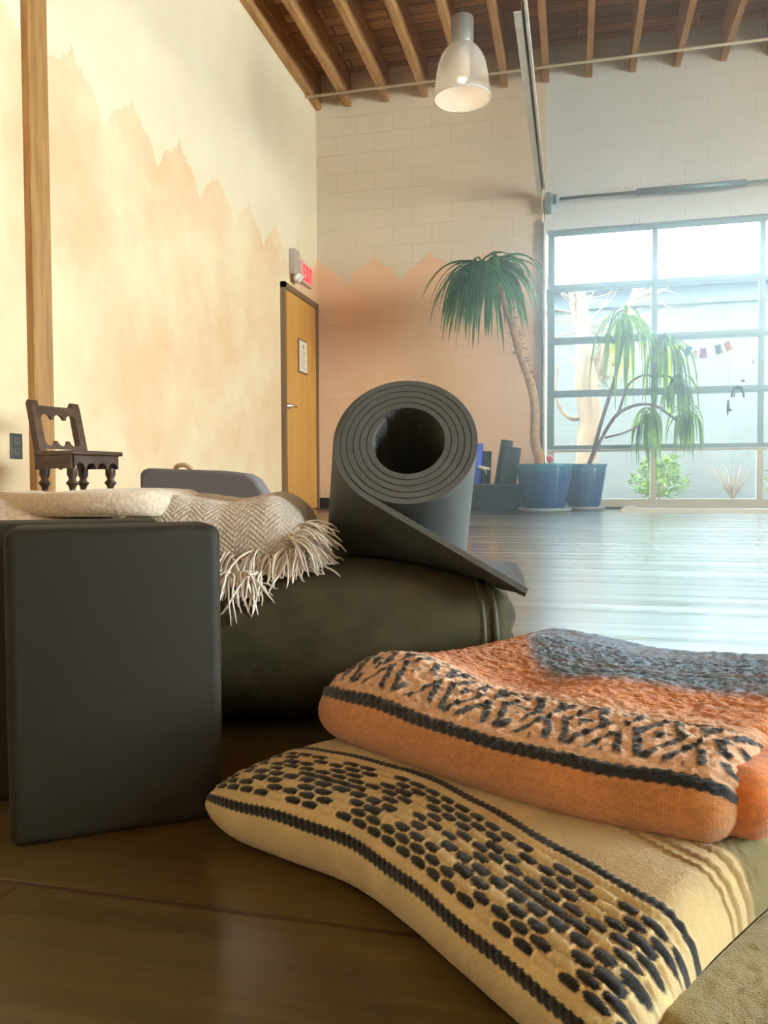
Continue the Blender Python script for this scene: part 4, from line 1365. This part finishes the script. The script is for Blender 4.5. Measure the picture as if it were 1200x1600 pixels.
cloth('blanket_fold', crm, cam_pts([(-.300, .872), (-.25, .866), (-.18, .862), (-.12, .862), (-.086, .870)]), .086, .20, .0011, .25, .05, .05,
      crm_top, herring, M_wool, YAW + 90, YAW + 90, zb=ZB, step=.0012)
cloth('lower_fold', crm, cam_pts([(-.505, .878), (-.44, .858), (-.36, .850), (-.29, .852), (-.248, .868)]), .086, .19, .0014, .22, .045, .03,
      lambda U, V: 1 + .03 * np.sin(U * 22 + 1.0) * sstep(0, .05, V) - .30 * sstep(.05, .20, U), plainw, M_wool, YAW + 90, YAW + 88, zb=ZB, step=.0014)
cloth('top_fold', crm, cam_pts([(-.488, .945), (-.45, .915), (-.41, .880), (-.36, .852), (-.30, .840), (-.262, .846), (-.240, .866)]), .027, .15, .0014, .13, .03, .02,
      lambda U, V: 1 + .12 * np.sin(U * 24 + 2.4) * sstep(0, .03, V), plainw, M_wool, YAW + 90, YAW + 86, zb=ZB + .0665, step=.0014)
# fringe: twisted tassels
M_fr = mat('white_fringe_yarn', (.74, .66, .58), .95, bump=.4, bscale=900, sheen=.3)
b = MB()
rr = random.Random(21)
def tassel(p, d, ln_, droop, n_, spread, floor_z):
    d = Vector(d).normalized()
    for k in range(n_):
        dd = (d + Vector((rr.uniform(-spread, spread), rr.uniform(-spread, spread), rr.uniform(-spread * .6, spread)))).normalized()
        q = Vector(p) + Vector((rr.uniform(-.004, .004), rr.uniform(-.004, .004), rr.uniform(-.003, .003)))
        pts = [q.copy()]; l_ = ln_ * rr.uniform(.7, 1.15)
        for i in range(7):
            dd = (dd + Vector((rr.uniform(-.16, .16), rr.uniform(-.16, .16), -droop / 7 + rr.uniform(-.12, .12)))).normalized()
            q = q + dd * l_ / 7
            if q.z < floor_z(q): q.z = floor_z(q) + rr.uniform(0, .004)
            pts.append(q.copy())
        b.tube(pts, [.0013, .0014, .0014, .0013, .0012, .0011, .0009, .0005], 4)
def bol_top(q):
    l = Matrix.Rotation(-R(YAW), 3, 'Z') @ (q - Vector((bo.x, bo.y, 0)))
    y_ = min(.9999, abs(l.y) / .162)
    return .0835 + .0860 * (1 - y_ ** 2.5) ** .43 + .003
for k in range(44):                                 # along the foot of the front fold
    X = -.205 + .120 * k / 43
    p_ = W(X, .868 + rr.uniform(-.004, .012), ZB + .010 + rr.uniform(-.002, .022))
    tassel(p_, W(rr.uniform(-.8, .5), -1, rr.uniform(-.25, .2)), rr.uniform(.045, .08), 2.2, 7, .30, bol_top)
for k in range(18):                                 # lower bunch by the block
    p_ = W(-.205 + .070 * k / 17, .835, ZB + .006)
    tassel(p_, W(rr.uniform(-.9, .9), -1, rr.uniform(-.3, .1)), rr.uniform(.05, .085), 1.8, 7, .38, bol_top)
for k in range(26):                                 # at the right-hand end
    p_ = W(-.096 + rr.uniform(-.012, .004), .868 + .070 * k / 25, ZB + .012 + rr.uniform(0, .035))
    tassel(p_, W(.7, -.6, rr.uniform(-.4, 1.4)), rr.uniform(.045, .065), 2.0, 7, .30, bol_top)
fr = b.build('fringe', M_fr, crm, True); fr.matrix_parent_inverse = Matrix.Translation(-Vector(crm.location))

# -------- grey wedge cushion behind
M_wedge = mat('mauve_grey_fabric', (.115, .095, .095), .85, bump=.35, bscale=420, var=.12, vscale=300)
gq = W(-.28, 1.42)
wedge = thing('wedge_cushion', 'grey fabric wedge cushion standing behind the fringed blanket', 'cushion', (gq.x, gq.y, 0), R(YAW + 3))
b = MB(); b.extrude([(-.145, 0), (.175, 0), (.065, .248), (.052, .268), (.034, .279), (0, .283), (-.135, .288), (-.145, .280)], 1, -.05, .09)
o = b.build('cushion_body', M_wedge, wedge, True, auto=30)
bv = o.modifiers.new('soft_edges', 'BEVEL'); bv.width = .006; bv.segments = 3; bv.limit_method = 'ANGLE'
b = MB(); b.tube(smooth_path([(-.088, -.03, .286), (-.082, -.035, .292), (-.070, -.035, .293), (-.060, -.03, .286)], 16), .0042, 8); b.build('pull_loop', mat('tan_leather', (.36, .20, .10), .6), wedge, True)

# ------------------------------------------------------------------ scattering volume added to imitate the glare around the glazed door
hz = MB(); hz.box((-.7, 1.6, .02), (XR - .3, YF - .03, ZC - .05))
M_haze = bpy.data.materials.new('thin_glare_haze'); M_haze.use_nodes = True
nt = M_haze.node_tree; nt.nodes.remove(nt.nodes['Principled BSDF'])
vs_ = nt.nodes.new('ShaderNodeVolumeScatter'); vs_.inputs['Color'].default_value = (.97, .99, 1.0, 1)
vs_.inputs['Density'].default_value = GLARE_HAZE; vs_.inputs['Anisotropy'].default_value = .72
nt.links.new(vs_.outputs[0], nt.nodes['Material Output'].inputs['Volume'])
hzo = hz.build('glare_haze', M_haze); struct(hzo)
